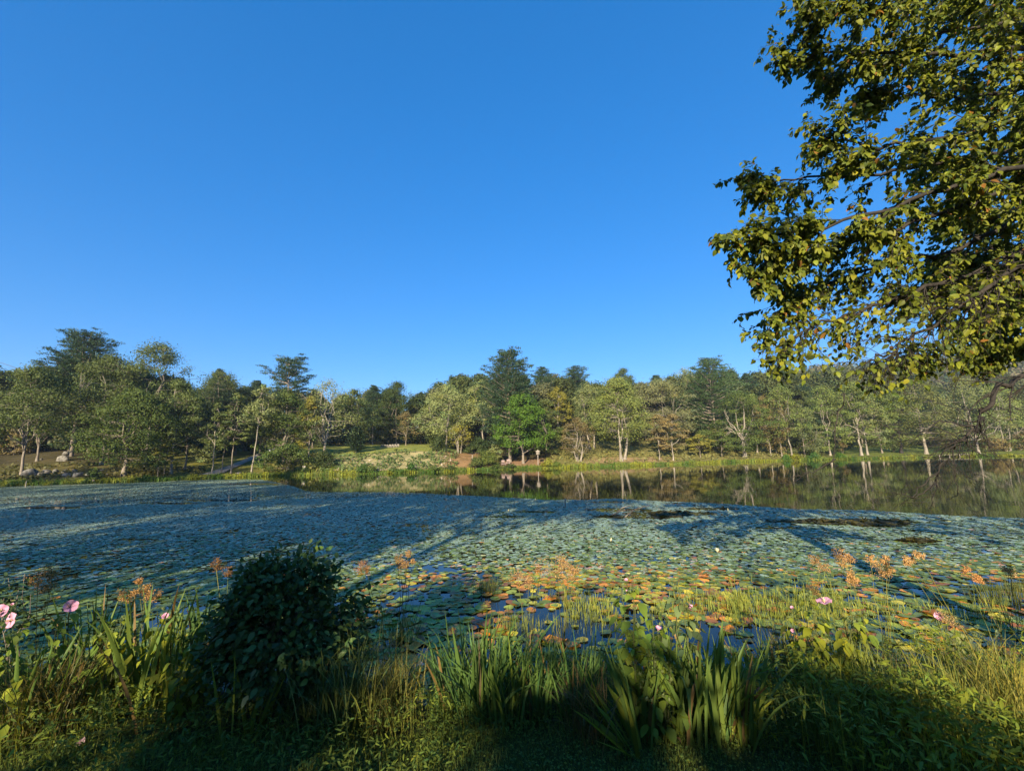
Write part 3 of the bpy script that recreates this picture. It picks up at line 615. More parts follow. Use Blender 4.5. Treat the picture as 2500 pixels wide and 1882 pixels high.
P = np.concatenate(P); n = len(P)
rad = np.clip(r.normal(.088, .02, n), .04, .15) * (1 - .38 * smooth(7.5, 12, P[:, 1])) * (1 + .4 * smooth(28, 55, P[:, 1]))
G1 = np.array([.145, .205, .04]); pc = tint(r, n, G1, .22, .12)
warm = 1.5 * smooth(12.5, 7.6, P[:, 1]) * smooth(-5, -1.5, P[:, 0]) * (1 - .65 * smooth(3.2, 5.5, P[:, 0])) * (.5 + .9 * vnoise(P[:, 0] * .6, P[:, 1] * .6, 33))
u = r.random(n)
typ = np.where(u < .15 * warm + .006, 1, np.where(u < .25 * warm + .012, 2, np.where(u < .42 * warm + .03, 3, np.where(u > .93 - .25 * smooth(12, 8, P[:, 1]), 4, 0))))
PCOL = {1: (.66, .27, .025), 2: (.33, .13, .025), 3: (.52, .44, .035), 4: (.24, .30, .035)}
for k, c in PCOL.items():
    s_ = typ == k; pc[s_] = tint(r, int(s_.sum()), c, .2, .08)
pxp, pyp, dpt = project(np.c_[P, np.zeros(n)])
sunlit_strip = (shoreY(pxp) - P[:, 1] < 5 + 4 * vnoise(P[:, 0] * .2, P[:, 1] * .2, 51)) & (P[:, 1] > 30); pc[sunlit_strip] = tint(r, int(sunlit_strip.sum()), (.26, .26, .06), .2, .08)  # golden sunlight along the far shore, put into the pad colour
inv = (pxp > 20) & (pxp < 2480) & (pyp < 1600) & (pyp > 1150)
score = np.where(inv, rad / dpt, 0); near_i = np.argsort(-score)[:300]; is_near = np.zeros(n, bool); is_near[near_i] = True
def pad_shape(r, nrim, cup, wavy):
    th = np.linspace(.16, 2 * np.pi - .16, nrim); rr = 1 + r.normal(0, .03, nrim); ph = r.uniform(0, 6.28)
    rim = np.stack([np.cos(th) * rr, np.sin(th) * rr, cup * (.6 + .4 * np.sin(2 * th + ph)) + wavy * np.sin(5 * th + ph)], 1)
    inner = np.stack([np.cos(th) * rr * .55, np.sin(th) * rr * .55, .12 * cup + 0 * th], 1)
    return np.concatenate([[[0, 0, 0]], inner, rim]), nrim
PADM = {}
for k in range(5):
    for v in range(3):
        q = rng(40 + v + 10 * k); Vp, nr = pad_shape(q, 18, (.10, .06, .16)[v] if k != 1 and k != 2 else (.3, .5, .2)[v], .02 if k in (0, 4) else .09)
        mb = MB(); fc = [[0, i + 1, i + 2] for i in range(nr - 1)]
        col = np.array(PCOL.get(k, tuple(G1))); cc = np.concatenate([[col * 1.35], np.tile(col * 1.05, (nr, 1)), tint(q, nr, col * .95, .12, .08)])
        mb.add(Vp, fc, cc); mb.idx.append(np.array([[i + 1, i + 1 + nr, i + 2 + nr, i + 2] for i in range(nr - 1)]).ravel()); mb.cnt.append(np.full(nr - 1, 4))
        PADM[k, v] = mb.mesh('lily_pad', M_PADN, True)
PLAB = {0: 'round dark green lily pad floating flat near the bank', 1: 'curled orange lily pad among green ones near the bank', 2: 'withered red-brown lily pad among green ones near the bank',
        3: 'yellowing lily pad among green ones near the bank', 4: 'olive green lily pad floating near the bank'}
for i in near_i:
    k = int(typ[i]); o = bpy.data.objects.new('lily_pad', PADM[k, int(r.integers(0, 3))]); COL.objects.link(o)
    s = float(rad[i]) * 1.08; o.scale = (s, s, s); o.location = (P[i, 0], P[i, 1], r.uniform(.006, .02))
    o.rotation_euler = (r.normal(0, .06), r.normal(0, .06), r.uniform(0, 6.28)); tag(o, PLAB[k], 'lily pad', 'lily pads floating near the bank')
rest = np.where(~is_near)[0]
def pads_mass(idx, nv, tilt):
    n = len(idx); th = np.linspace(.2, 2 * np.pi - .2, nv)[None] + r.uniform(0, 6.28, (n, 1)); R_i = rad[idx][:, None] * (1 + r.normal(0, .06, (n, nv)))
    X = P[idx, 0][:, None] + np.cos(th) * R_i; Y = P[idx, 1][:, None] + np.sin(th) * R_i
    tx, ty = r.normal(0, tilt, (2, n, 1)); ph = r.uniform(0, 6.28, (n, 1))
    Z = r.uniform(.006, .02, (n, 1)) + tx * np.cos(th) * R_i + ty * np.sin(th) * R_i + np.abs(r.normal(0, .06, (n, 1))) * R_i * (.5 + .5 * np.sin(2 * th + ph)); Z = np.maximum(Z, .003)
    V = np.stack([X, Y, Z], -1); ctr = np.stack([P[idx, 0], P[idx, 1], np.full(n, .008)], -1)[:, None]
    V = np.concatenate([ctr, V], 1); c = np.repeat(pc[idx], nv + 1, 0)
    f = np.stack([np.zeros(nv - 1, int), np.arange(1, nv), np.arange(2, nv + 1)], 1)
    mb.add(V.reshape(-1, 3), (f[None] + (np.arange(n) * (nv + 1))[:, None, None]).reshape(-1, 3), c)
mb = MB(); yy = P[rest, 1]; nearset = yy < 9.5 + 10 * r.random(len(yy)) ** 1.6; pads_mass(rest[nearset], 12, .06)
tag(mb.build('lily_pads', M_PADN), 'smaller lily pads filling the gaps between the large near ones', 'lily pads', None, 'stuff')
mb = MB(); pads_mass(rest[~nearset & (yy < 16)], 12, .045); pads_mass(rest[~nearset & (yy >= 16) & (yy < 32)], 8, .035); pads_mass(rest[yy >= 32], 6, .03)
tag(mb.build('lily_pads', M_PAD), 'wide mat of lily pads covering the pond', 'lily pads', None, 'stuff')

# white water lilies, open and in bud, here and there on the mat
def lily_meshes():
    out = []
    for v, (op, np_) in enumerate(((.9, 14), (.35, 9))):
        mb = MB(); q = rng(60 + v); a = np.arange(np_) * 2.4; h = np.stack([np.cos(a), np.sin(a), 0 * a], 1); tilt = op * (.5 + .5 * np.arange(np_) / np_)
        D = h * np.sin(tilt)[:, None] + np.array([0, 0, 1.]) * np.cos(tilt)[:, None]; Nn = -h * np.cos(tilt)[:, None] + np.array([0, 0, 1.]) * np.sin(tilt)[:, None]
        leaves(mb, np.tile([0, 0, .02], (np_, 1)), D, Nn, .075, .032, (.8, .76, .62), -.15, .35); out.append(mb.mesh('petals', M_PETAL))
    return out
LM = lily_meshes(); r = rng(61)
cand = rest[(P[rest, 1] > 8) & (P[rest, 1] < 30)]; cand = cand[(pxp[cand] > 950) & (pxp[cand] < 1950)]
for q, i in enumerate(r.choice(cand, 18, replace=False)):
    v = int(q % 3 > 0); o = bpy.data.objects.new('water_lily', LM[v]); COL.objects.link(o); o.location = (P[i, 0], P[i, 1], .02); o.rotation_euler = (r.normal(0, .2), r.normal(0, .2), r.uniform(0, 6.28)); s = r.uniform(.9, 1.5); o.scale = (s, s, s * 1.1)
    tag(o, 'white water lily standing open on the pads' if v == 0 else 'cream water lily bud just above the pads', 'water lily', 'water lilies scattered over the mat')

# floating weed and dead sticks in the open leads of the mat
r = rng(62); mb = MB(); B = []
for hx, hy, hw, hh in HOLES[:7]:
    k = 260; a = r.uniform(0, 6.28, k); q = np.sqrt(r.random(k)) * .95
    for x, y in zip(hx + np.cos(a) * q * hw, hy + np.sin(a) * q * hh): B.append(at_Z(x, y, .01))
B = np.array(B); B = B[vnoise(B[:, 0] * 1.3, B[:, 1] * .7, 4) > .42]; k = len(B)
diamonds(mb, B + np.stack([0 * B[:, 0], 0 * B[:, 0], r.uniform(.0, .04, k)], 1), unit(r.normal(0, 1, (k, 3)) * [1, 1, .15]), unit(r.normal(0, .3, (k, 3)) + [0, 0, 1]), r.uniform(.2, .5, k), r.uniform(.08, .2, k), tint(r, k, (.085, .075, .025), .3, .1))
tag(mb.build('floating_weed', M_GRASS), 'brown green weed floating in the gaps of the lily mat', 'pond weed', None, 'stuff')
sb = None
for q, (x, y, ln) in enumerate(((1470, 1262, 1.6), (1492, 1258, 1.1), (1515, 1264, 1.3))):
    p = at_Z(x, y, 0); mb = MB(); a = r.uniform(-.5, .5); e = np.array([math.cos(a) * ln, math.sin(a) * .5, .25 + .12 * q])
    tube(mb, [(0, 0, -.1), e * .5 + [0, 0, .1], e], [.03, .022, .01], 5)
    tag(mb.build('dead_stick', M_BARK, loc=p), ('longest bleached stick lying in the weedy gap of the lily mat', 'short stick crossing the middle of the weedy gap', 'right-hand stick poking up from the weedy gap')[q], 'stick', 'dead sticks in the lily mat')
# stakes standing in the pond
for x, y, h, mat, lab in ((1380, 1240, .45, M_WOOD, 'short pale stake standing in the mat edge, mirrored in the water'), (62, 1190, .8, M_WOOD, 'thin wooden stake standing in the pads by the left shore')):
    p = at_Z(x, y, 0); mb = MB(); tube(mb, [(0, 0, -.4), (0.01, 0, h * .5), (.02, 0, h)], [.045, .042, .036], 8, cap=True)
    tag(mb.build('stake', mat, loc=p, sm=False), lab, 'stake')

# ------------------------------------------------------------------ far bank details
# sedges and flag leaves along the far waterline
r = rng(70); k = 11000; px = r.uniform(-60, 2560, k); d = np.abs(r.normal(.9, .7, k)) - .35
tall = .22 + .5 * vnoise(px / 26, px * 0, 12) * (1 + .9 * smooth(700, 760, px) * (1 - smooth(900, 960, px)))
d *= 1 + 2.2 * smooth(690, 760, px) * (1 - smooth(880, 960, px)) ; B = far_pt(px, d); B[:, 2] = np.maximum(B[:, 2], 0) - .05
mb = MB(); yel = vnoise(px / 18, d * 0 + 1, 14)
cB = tint(r, k, (.16, .21, .035), .2, .12) * np.where(yel[:, None] > .62, np.array([1.5, 1.25, .9]), np.where(yel[:, None] < .3, np.array([.55, .75, .7]), 1))
tris(mb, B, r.uniform(0, 6.28, k), tall * r.uniform(.6, 1.2, k), r.uniform(.07, .2, k), r.uniform(.0, .6, k), cB)
q = r.choice(k, 6000, replace=False); diamonds(mb, B[q] + np.stack([0 * q, 0 * q, tall[q] * r.uniform(.2, .8, 6000)], 1), r.normal(0, 1, (6000, 3)), unit(r.normal(0, .5, (6000, 3)) + [0, -.2, 1]), r.uniform(.15, .4, 6000), r.uniform(.1, .25, 6000), cB[q])
tag(mb.build('shore_sedges', M_GRASS), 'yellow green sedges fringing the far waterline', 'sedges', None, 'stuff')
# weeds on the bank slopes
k = 9000; px = np.concatenate([r.uniform(780, 1120, 2600), r.uniform(1330, 2020, 3200), r.uniform(640, 800, 900), r.uniform(0, 500, 2600)]); k = len(px)
d = r.uniform(2.2, 13, k); d = np.where(px > 1330, r.uniform(2, 22, k), d); B = far_pt(px, d)
keep = vnoise(B[:, 0] * .55, B[:, 1] * .55, 18) + .3 * r.random(k) > np.where(px < 1150, .56, .45); keep |= (px > 640) & (px < 830); px, d, B = px[keep], d[keep], B[keep]; k = len(B)
cW = np.where(((px > 780) & (px < 1120))[:, None], np.array([.14, .19, .06]), np.where((px < 520)[:, None], np.array([.13, .125, .04]), np.array([.22, .22, .07])))
mb = MB(); Nn = unit(r.normal(0, .5, (k, 3)) + [0, -.3, 1])
diamonds(mb, B + np.stack([0 * d, 0 * d, r.uniform(.05, .5, k)], 1), unit(r.normal(0, 1, (k, 3))), Nn, r.uniform(.3, .8, k), r.uniform(.2, .5, k), tint(r, k, (1, 1, 1), .22, .1) * cW)
tag(mb.build('bank_weeds', M_GRASS), 'patchy weeds and dry grass on the far bank slopes', 'weeds', None, 'stuff')
# pale stones of the riprap slope
mb = MB(); k = 420; px = r.uniform(800, 1100, k); d = r.uniform(2.2, 8.5, k); B = far_pt(px, d); keep = vnoise(B[:, 0] * .5 + 9, B[:, 1] * .5, 24) > .5; B = B[keep]; k = len(B)
diamonds(mb, B + [0, 0, .1], unit(r.normal(0, 1, (k, 3)) * [1, 1, .3]), unit(r.normal(0, .4, (k, 3)) + [0, -.4, 1]), r.uniform(.3, .9, k), r.uniform(.2, .5, k), tint(r, k, (.5, .42, .3), .15, .05))
tag(mb.build('riprap_stones', M_GRASS), 'pale stones and straw showing on the bank below the lawn', 'stones', None, 'stuff')

# boulders on the left shore
def boulder(seed, sx, sy, sz):
    q = rng(seed); import bmesh
    bm = bmesh.new(); bmesh.ops.create_icosphere(bm, subdivisions=3, radius=1.0); dirs = unit(q.normal(0, 1, (9, 3))); off = q.uniform(.62, .95, 9)
    V = np.array([v.co[:] for v in bm.verts]); F = np.array([[v.index for v in f.verts] for f in bm.faces]); bm.free()
    for dv, o in zip(dirs, off):                       # flat broken faces
        h = V @ dv; V = V - np.outer(np.maximum(0, h - o), dv)
    V += .05 * (vnoise(V[:, 0] * 3 + 5, V[:, 1] * 3 + V[:, 2] * 2, seed) - .5)[:, None] * unit(V)
    mb = MB(); mb.add(V * [sx, sy, sz], F); return mb
ROCKS = [(150, 15.5, 2.1, 1.5, 1.5, 'big grey boulder at the wood edge with a smaller block on top'), (77, 5, 2.4, 1.6, 1.9, 'broad grey rock beside the pale two-stemmed tree'), (100, 5.5, 1.0, .9, .9, 'round dark stone right of the broad grey rock'),
         (112, 7, 1.3, 1.0, 1.0, 'grey rock in the shaded bank above the dark hollow'), (137, 7.2, 1.0, .8, .9, 'tilted pale stone in the shade below the big boulder'), (158, 7, .8, .7, .9, 'upright pale stone catching the sun below the big boulder'),
         (182, 7, .75, .7, .8, 'single pale stone right of the upright one'), (165, 4.2, 1.7, 1.2, .9, 'long low rock in shade at the foot of the bank'), (193, 3.5, 1.5, 1.1, 1.1, 'sunlit jagged rock with white streaks at the shore'),
         (219, 3.6, 1.2, 1.0, 1.0, 'sunlit cream rock just left of the small shore bush'), (243, 3.6, .9, .7, .8, 'sunlit pale rock just right of the small shore bush'), (262, 4, .7, .6, .45, 'small flat rock on the brown bank left of the leaning oak'),
         (250, 8, 1.0, .8, .35, 'flat slab on the brown bank above the small shore bush'), (97, 17, .45, .4, .4, 'small round stone under the dark wood'), (231, .6, .45, .4, .55, 'little white-topped stone at the water under the shore bush'), (585, 2.4, 1.2, .8, .35, 'flat pale stone at the foot of the stony landing')]
for q, (px, d, a, b_, c, lab) in enumerate(ROCKS):
    p = far_pt(px, d); o = boulder(300 + q, a * .52, b_ * .52, c * .54).build('boulder', M_ROCK, loc=(p[0], p[1], p[2] + c * .12)); o.rotation_euler.z = q * 1.3; tag(o, lab, 'boulder', 'boulders on the left shore')
p = far_pt(150, 15.5); o = boulder(333, .6, .5, .45).build('boulder', M_ROCK, loc=(p[0] + .3, p[1], p[2] + 1.25)); tag(o, 'smaller block lying on top of the big grey boulder', 'boulder', 'boulders on the left shore')

# shrubs along the far shore
def shrub(px, d, w_px, h_px, col, lab, seed, flat=.7):
    r = rng(seed); p = far_pt(px, d); Y = p[1]; Wd = w_px * Y / FPX; H = h_px * Y / FPX
    wood, crown = broadleaf(r, H, Wd, .04, int(np.clip(Wd * H * 5, 14, 60)), 60, .24, min(.9, .3 + Wd * .13), flat, col, fork=.12, stems=3, limbs=6, r0=.06, inner=.2, dome=.6)
    t = thing('shrub', lab, 'shrub', tuple(float(v) for v in p), 'shrubs along the far shore'); wood.build('stem', M_BARK, t); crown.build('foliage', M_LEAF, t)
SHR = [(231, 1.2, 30, 30, GR, 'conical green bush standing in front of the sunlit rocks'), (745, 1.2, 20, 14, GR, 'small round bush left of the tall reeds'), (790, 4, 50, 42, DK, 'dark bush above the reeds left of the riprap slope'),
       (885, .8, 24, 20, (.06, .11, .025), 'dark green bush at the waterline under the left of the slope'), (907, .8, 18, 14, GR, 'low bush right beside the dark green one at the waterline'), (1003, .8, 20, 18, (.05, .10, .02), 'round bush at the waterline under the middle of the slope'),
       (960, .7, 22, 11, GR, 'low green bush left of the round waterline bush'), (1060, .7, 30, 11, GR, 'wide low bush at the waterline below the orange slope'), (1098, .7, 24, 11, DK, 'dark low bush at the waterline below the orange slope'),
       (1190, 3, 62, 36, (.10, .125, .025), 'large rounded shrub between the orange slope and the pine'), (1160, 2, 34, 24, OL, 'small grey-green shrub left of the large rounded shrub'), (1215, .5, 30, 11, GR, 'low bush at the waterline below the two pink chairs'), (1245, .5, 24, 10, DK, 'dark bush at the waterline below the tallest pine'),
       (1338, 1, 32, 20, (.19, .19, .03), 'yellow green bush right of the birdhouse'), (1358, .6, 24, 13, (.13, .17, .03), 'green bush at the water right of the yellow green one'), (1922, .8, 17, 13, (.06, .12, .02), 'dark green round bush under the long white trunk'), (1945, .8, 18, 13, (.19, .20, .02), 'bright yellow bush under the long white trunk'),
       (1990, .8, 28, 17, (.06, .12, .025), 'wide dark green bush right of the bright yellow one'), (2052, .8, 24, 15, (.07, .13, .02), 'round green bush in front of the pale flared trunk'), (1068, 12, 36, 34, DK, 'dense dark shrub at the right end of the lawn'), (1170, 13, 46, 40, (.05, .08, .03), 'dark evergreen shrub above the orange slope')]
for q, a in enumerate(SHR): shrub(*a[:6], 500 + q)

# row of lawn chairs
def chair_parts(mat):
    A = {}
    mb = MB(); box(mb, (0, 0, .36), (.56, .5, .04), rot=[[1, 0, 0], [0, .98, -.17], [0, .17, .98]]); A['seat'] = mb
    mb = MB()
    for k in range(5): box(mb, ((k - 2) * .125, .33, .68 + .03 * (2 - abs(k - 2))), (.11, .025, .74), rot=[[1, 0, 0], [0, .94, -.34], [0, .34, .94]])
    A['backrest'] = mb
    A['armrest'] = [(-.36,), (.36,)]
    out = [('seat', A['seat'].mesh('seat', mat)), ('backrest', A['backrest'].mesh('backrest', mat))]
    for x in (-.36, .36):
        mb = MB(); box(mb, (x, .05, .58), (.13, .72, .03)); out.append(('armrest', mb.mesh('armrest', mat)))
    for x in (-.31, .31):
        mb = MB(); box(mb, (x, -.25, .28), (.09, .04, .6)); out.append(('leg', mb.mesh('leg', mat)))
        mb = MB(); box(mb, (x, .22, .2), (.03, .95, .1), rot=[[1, 0, 0], [0, .95, .3], [0, -.3, .95]]); out.append(('leg', mb.mesh('leg', mat)))
    return out
CH = chair_parts(M_WOOD); CHR = chair_parts(M_REDWOOD)
def chair(parts, px, d, lab, group, rz, sc=1.0):
    p = far_pt(px, d); t = thing('lawn_chair', lab, 'chair', (float(p[0]), float(p[1]), float(p[2]) - .03), group); t.rotation_euler.z = rz; t.scale = (sc,) * 3
    for nm, me in parts: o = bpy.data.objects.new(nm, me); COL.objects.link(o); o.parent = t
ordn = ('leftmost grey chair in the row on the lawn, half in shade', 'second wooden lawn chair from the left of the row', 'third wooden lawn chair from the left of the row', 'middle wooden chair of the row on the lawn', 'third wooden lawn chair from the right of the row', 'second wooden lawn chair from the right of the row', 'rightmost wooden chair of the row, in full sun')
for q in range(7): chair(CH, 931 + q * 6.6, 26, ordn[q], 'chairs in a row on the far lawn', .1 + .08 * math.sin(q * 2), .74)
chair(CHR, 1229, 2.6, 'left one of two pinkish chairs on the brown shore', 'pink chairs by the water', .2, 1.0); chair(CHR, 1241, 2.9, 'right one of two pinkish chairs on the brown shore', 'pink chairs by the water', -.1, 1.0)
# birdhouse on a post
p = far_pt(1314, 2.2); t = thing('birdhouse', 'pale birdhouse with an overhanging roof on a tall post at the far shore', 'birdhouse', tuple(float(v) for v in p))
mb = MB(); tube(mb, [(0, 0, -.4), (0, 0, 1), (0, 0, 2.0)], .075, 8); mb.build('post', M_WOOD, t)
mb = MB(); box(mb, (0, 0, 2.3), (.6, .5, .6)); hb = mb.build('house_box', M_WOOD, t)
for x in (-.15, .15):
    mb = MB(); th = np.arange(10) * .628; mb.add(np.stack([x + .08 * np.cos(th), -.253 + 0 * th, 2.33 + .08 * np.sin(th)], 1), [list(range(10))]); mb.build('hole_shade_disc', M_DARK, hb)  # flat dark discs paint the shade inside the entrance holes
mb = MB(); V = np.array([[-.48, -.4, 2.58], [.48, -.4, 2.58], [.48, .4, 2.58], [-.48, .4, 2.58], [0, -.4, 2.92], [0, .4, 2.92]]); mb.add(V, [[0, 3, 2, 1]]); mb.add(V, [[0, 4, 5, 3], [1, 2, 5, 4]]); mb.add(V, [[0, 1, 4], [2, 3, 5]]); mb.build('roof', M_WOOD, t)
# feeding table / low sign on posts, plank dock, shore sign, shed, picnic table, path
p = far_pt(1152, 6); t = thing('tray_table', 'small dark flat-topped table on one post beside the orange slope', 'table', tuple(float(v) for v in p))
mb = MB(); box(mb, (0, 0, 1.45), (1.15, .8, .12)); mb.build('tabletop', M_DARK, t); mb = MB(); box(mb, (.1, 0, .65), (.14, .14, 1.5)); mb.build('post', M_WOOD, t)
p = far_pt(742, .9); t = thing('shore_sign', 'small blank pale square sign on a stake at the edge of the reeds', 'sign', tuple(float(v) for v in p))
mb = MB(); box(mb, (0, 0, 1.0), (.5, .03, .62)); mb.build('panel', M_WOOD, t); mb = MB(); box(mb, (0, .035, .45), (.07, .04, 1.1)); mb.build('post', M_WOOD, t)
p = far_pt(2330, -.8); t = thing('plank_dock', 'low plank dock on short posts at the right shore', 'dock', (float(p[0]), float(p[1]), 0))
mb = MB()
for k in range(26): box(mb, (-3.4 + k * .262, 0, .52), (.24, 1.3, .06))
mb.build('deck', M_WOOD, t)
for x in (-3.3, -1.1, 1.1, 3.1):
    mb = MB(); box(mb, (x, -.4, .0), (.14, .14, .97)); mb.build('post', M_WOOD, t)
p = far_pt(1203, 15); t = thing('picnic_table', 'pale picnic table in the shade behind the large rounded shrub', 'table', tuple(float(v) for v in p))
mb = MB(); box(mb, (0, 0, .95), (4.2, .8, .07)); mb.build('tabletop', M_WOOD, t)
for y in (-.8, .8): mb = MB(); box(mb, (0, y, .5), (4.2, .28, .05)); mb.build('bench', M_WOOD, t)
for x in (-1.5, 1.5): mb = MB(); box(mb, (x, -.25, .46), (.1, .1, .98)); box(mb, (x, .25, .46), (.1, .1, .98)); box(mb, (x, 0, .44), (.085, 1.7, .085)); mb.build('leg', M_WOOD, t)
p = far_pt(672, 13); t = thing('shed', 'grey shed corner glimpsed between the ragged pine and the birch', 'shed', tuple(float(v) for v in p))
mb = MB(); box(mb, (0, 0, 1.3), (2.2, 2.2, 2.8)); mb.build('wall', M_DIM, t); mb = MB(); V = np.array([[-1.3, -1.3, 2.7], [1.3, -1.3, 2.7], [1.3, 1.3, 2.7], [-1.3, 1.3, 2.7], [0, -1.3, 3.5], [0, 1.3, 3.5]])
mb.add(V, [[0, 3, 2, 1]]); mb.add(V, [[0, 4, 5, 3], [1, 2, 5, 4]]); mb.add(V, [[0, 1, 4], [2, 3, 5]]); mb.build('roof', M_DARK, t)
mb = MB(); pts = [(505, 2.0, 2.2), (525, 3.5, 2.2), (545, 6.5, 1.7), (570, 11, 1.5), (600, 18, 1.4), (640, 28, 1.4), (690, 40, 1.4)]; L_, R2 = [], []
for q in range(60):
    tq = q / 59 * (len(pts) - 1); i = min(int(tq), len(pts) - 2); fr = tq - i; a = [pts[i][k] * (1 - fr) + pts[i + 1][k] * fr for k in range(3)]
    c = far_pt(a[0], a[1]); e = far_pt(a[0] + 3, a[1] + 1.2) - c; n_ = unit(np.array([-e[1], e[0], 0])); L_.append(c + n_ * a[2] * .6 + [0, 0, .2]); R2.append(c - n_ * a[2] * .6 + [0, 0, .2])
mb.add(np.array(L_ + R2), [[i, i + 60, i + 61, i + 1] for i in range(59)], (.34, .31, .28)); tag(mb.build('path', ground_mat('gravel_path', 2, 12)), 'grey gravel path climbing from the stony landing', None, None, 'structure')
# ------------------------------------------------------------------ near bank plants
def near_pt(px, py):
    rr = ray(px, py); t = 1.0
    for t in np.linspace(1.2, 9, 800):
        p = CAM + rr * t
        if p[2] <= max(near_z(p[0], p[1]), 0.0): return p
    return p
def up_to(p, px, py):
    """point straight above the neighbourhood of p that is seen at px, py (same depth)"""
    return at_Y(px, py, p[1])
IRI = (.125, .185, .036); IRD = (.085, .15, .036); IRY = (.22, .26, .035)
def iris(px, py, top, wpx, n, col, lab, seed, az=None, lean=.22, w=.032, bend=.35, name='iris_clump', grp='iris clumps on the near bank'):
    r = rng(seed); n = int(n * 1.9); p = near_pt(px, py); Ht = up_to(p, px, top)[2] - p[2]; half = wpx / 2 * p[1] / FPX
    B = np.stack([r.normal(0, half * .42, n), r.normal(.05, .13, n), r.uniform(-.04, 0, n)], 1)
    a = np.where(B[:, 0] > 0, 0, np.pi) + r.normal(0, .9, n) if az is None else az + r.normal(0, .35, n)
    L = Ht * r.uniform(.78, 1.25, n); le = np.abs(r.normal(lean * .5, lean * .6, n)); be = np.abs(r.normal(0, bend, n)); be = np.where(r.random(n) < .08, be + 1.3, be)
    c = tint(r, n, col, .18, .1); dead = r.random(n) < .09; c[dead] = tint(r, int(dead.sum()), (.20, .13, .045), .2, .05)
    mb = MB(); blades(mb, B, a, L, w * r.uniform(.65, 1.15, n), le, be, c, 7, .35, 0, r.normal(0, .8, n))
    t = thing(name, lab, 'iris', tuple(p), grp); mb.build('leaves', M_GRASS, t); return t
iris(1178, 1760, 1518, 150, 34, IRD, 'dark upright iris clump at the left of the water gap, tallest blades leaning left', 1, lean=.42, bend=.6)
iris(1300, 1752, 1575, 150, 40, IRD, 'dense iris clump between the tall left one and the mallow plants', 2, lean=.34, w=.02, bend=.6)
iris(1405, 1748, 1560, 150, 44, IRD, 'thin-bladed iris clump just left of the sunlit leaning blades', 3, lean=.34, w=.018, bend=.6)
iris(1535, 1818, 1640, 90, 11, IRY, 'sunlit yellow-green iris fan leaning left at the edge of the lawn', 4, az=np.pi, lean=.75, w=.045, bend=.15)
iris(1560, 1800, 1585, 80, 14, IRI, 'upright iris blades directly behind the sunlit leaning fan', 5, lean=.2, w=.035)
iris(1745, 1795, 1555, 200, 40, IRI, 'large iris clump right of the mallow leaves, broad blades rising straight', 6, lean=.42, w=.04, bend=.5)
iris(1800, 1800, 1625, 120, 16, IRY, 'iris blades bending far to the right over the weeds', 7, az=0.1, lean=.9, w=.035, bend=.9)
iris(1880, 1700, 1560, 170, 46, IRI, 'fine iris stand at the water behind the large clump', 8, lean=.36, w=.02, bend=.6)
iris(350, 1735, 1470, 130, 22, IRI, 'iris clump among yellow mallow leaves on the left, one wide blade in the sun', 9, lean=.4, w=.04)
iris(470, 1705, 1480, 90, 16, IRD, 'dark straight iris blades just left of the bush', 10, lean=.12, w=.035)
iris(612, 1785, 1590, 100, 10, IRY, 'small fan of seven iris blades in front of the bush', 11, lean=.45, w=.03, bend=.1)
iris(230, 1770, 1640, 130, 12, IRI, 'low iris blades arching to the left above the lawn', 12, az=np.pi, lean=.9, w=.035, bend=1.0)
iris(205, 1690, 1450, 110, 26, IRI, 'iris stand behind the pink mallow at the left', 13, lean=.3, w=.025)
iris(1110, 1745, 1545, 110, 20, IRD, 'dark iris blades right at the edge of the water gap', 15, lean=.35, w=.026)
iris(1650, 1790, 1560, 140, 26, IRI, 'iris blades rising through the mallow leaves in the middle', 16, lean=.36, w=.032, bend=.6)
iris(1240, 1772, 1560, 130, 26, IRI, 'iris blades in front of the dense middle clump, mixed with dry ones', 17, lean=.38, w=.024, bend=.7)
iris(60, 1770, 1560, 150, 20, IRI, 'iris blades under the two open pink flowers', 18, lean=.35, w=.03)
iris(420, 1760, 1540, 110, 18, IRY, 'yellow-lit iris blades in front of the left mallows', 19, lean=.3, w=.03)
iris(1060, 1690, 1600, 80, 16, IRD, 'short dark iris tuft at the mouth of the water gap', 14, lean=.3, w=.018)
def sedge(px, py, top, wpx, n, col, lab, seed, w=.007):
    r = rng(seed); n = int(n * 1.25); p = near_pt(px, py); Ht = up_to(p, px, top)[2] - p[2]; half = wpx / 2 * p[1] / FPX
    B = np.stack([r.normal(0, half * .35, n), r.normal(0, .15, n), 0 * r.random(n)], 1)
    mb = MB(); blades(mb, B, r.uniform(0, 6.28, n), Ht * r.uniform(.7, 1.5, n), w * r.uniform(.7, 1.4, n), np.abs(r.normal(.2, .15, n)), np.abs(r.normal(1.1, .5, n)), tint(r, n, col, .22, .14), 6, .2, 0, 0)
    t = thing('sedge_clump', lab, 'sedge', tuple(p), 'sedge clumps on the near bank'); mb.build('leaves', M_GRASS, t)
sedge(850, 1775, 1600, 230, 320, (.14, .165, .04), 'arching sedge clump right below the bush', 20)
sedge(960, 1765, 1610, 170, 260, (.165, .155, .04), 'brownish sedge clump left of the water gap', 21)
sedge(745, 1765, 1650, 130, 150, (.10, .13, .035), 'small dark sedge clump in the shade under the bush', 22)
sedge(110, 1790, 1620, 190, 200, (.13, .11, .03), 'straw-tinted sedge clump at the lower left corner', 23)
sedge(1440, 1790, 1660, 120, 130, (.15, .11, .04), 'tawny sedge tuft left of the sunlit iris fan', 24)
sedge(1960, 1700, 1560, 180, 230, (.13, .125, .04), 'dry sedge clump below the mallow on the right', 25)
sedge(2240, 1720, 1625, 260, 210, (.18, .14, .05), 'golden grass clump fringing the water at the right', 26)
sedge(2440, 1720, 1610, 220, 190, (.20, .16, .055), 'golden grass clump at the right edge of the bank', 27)

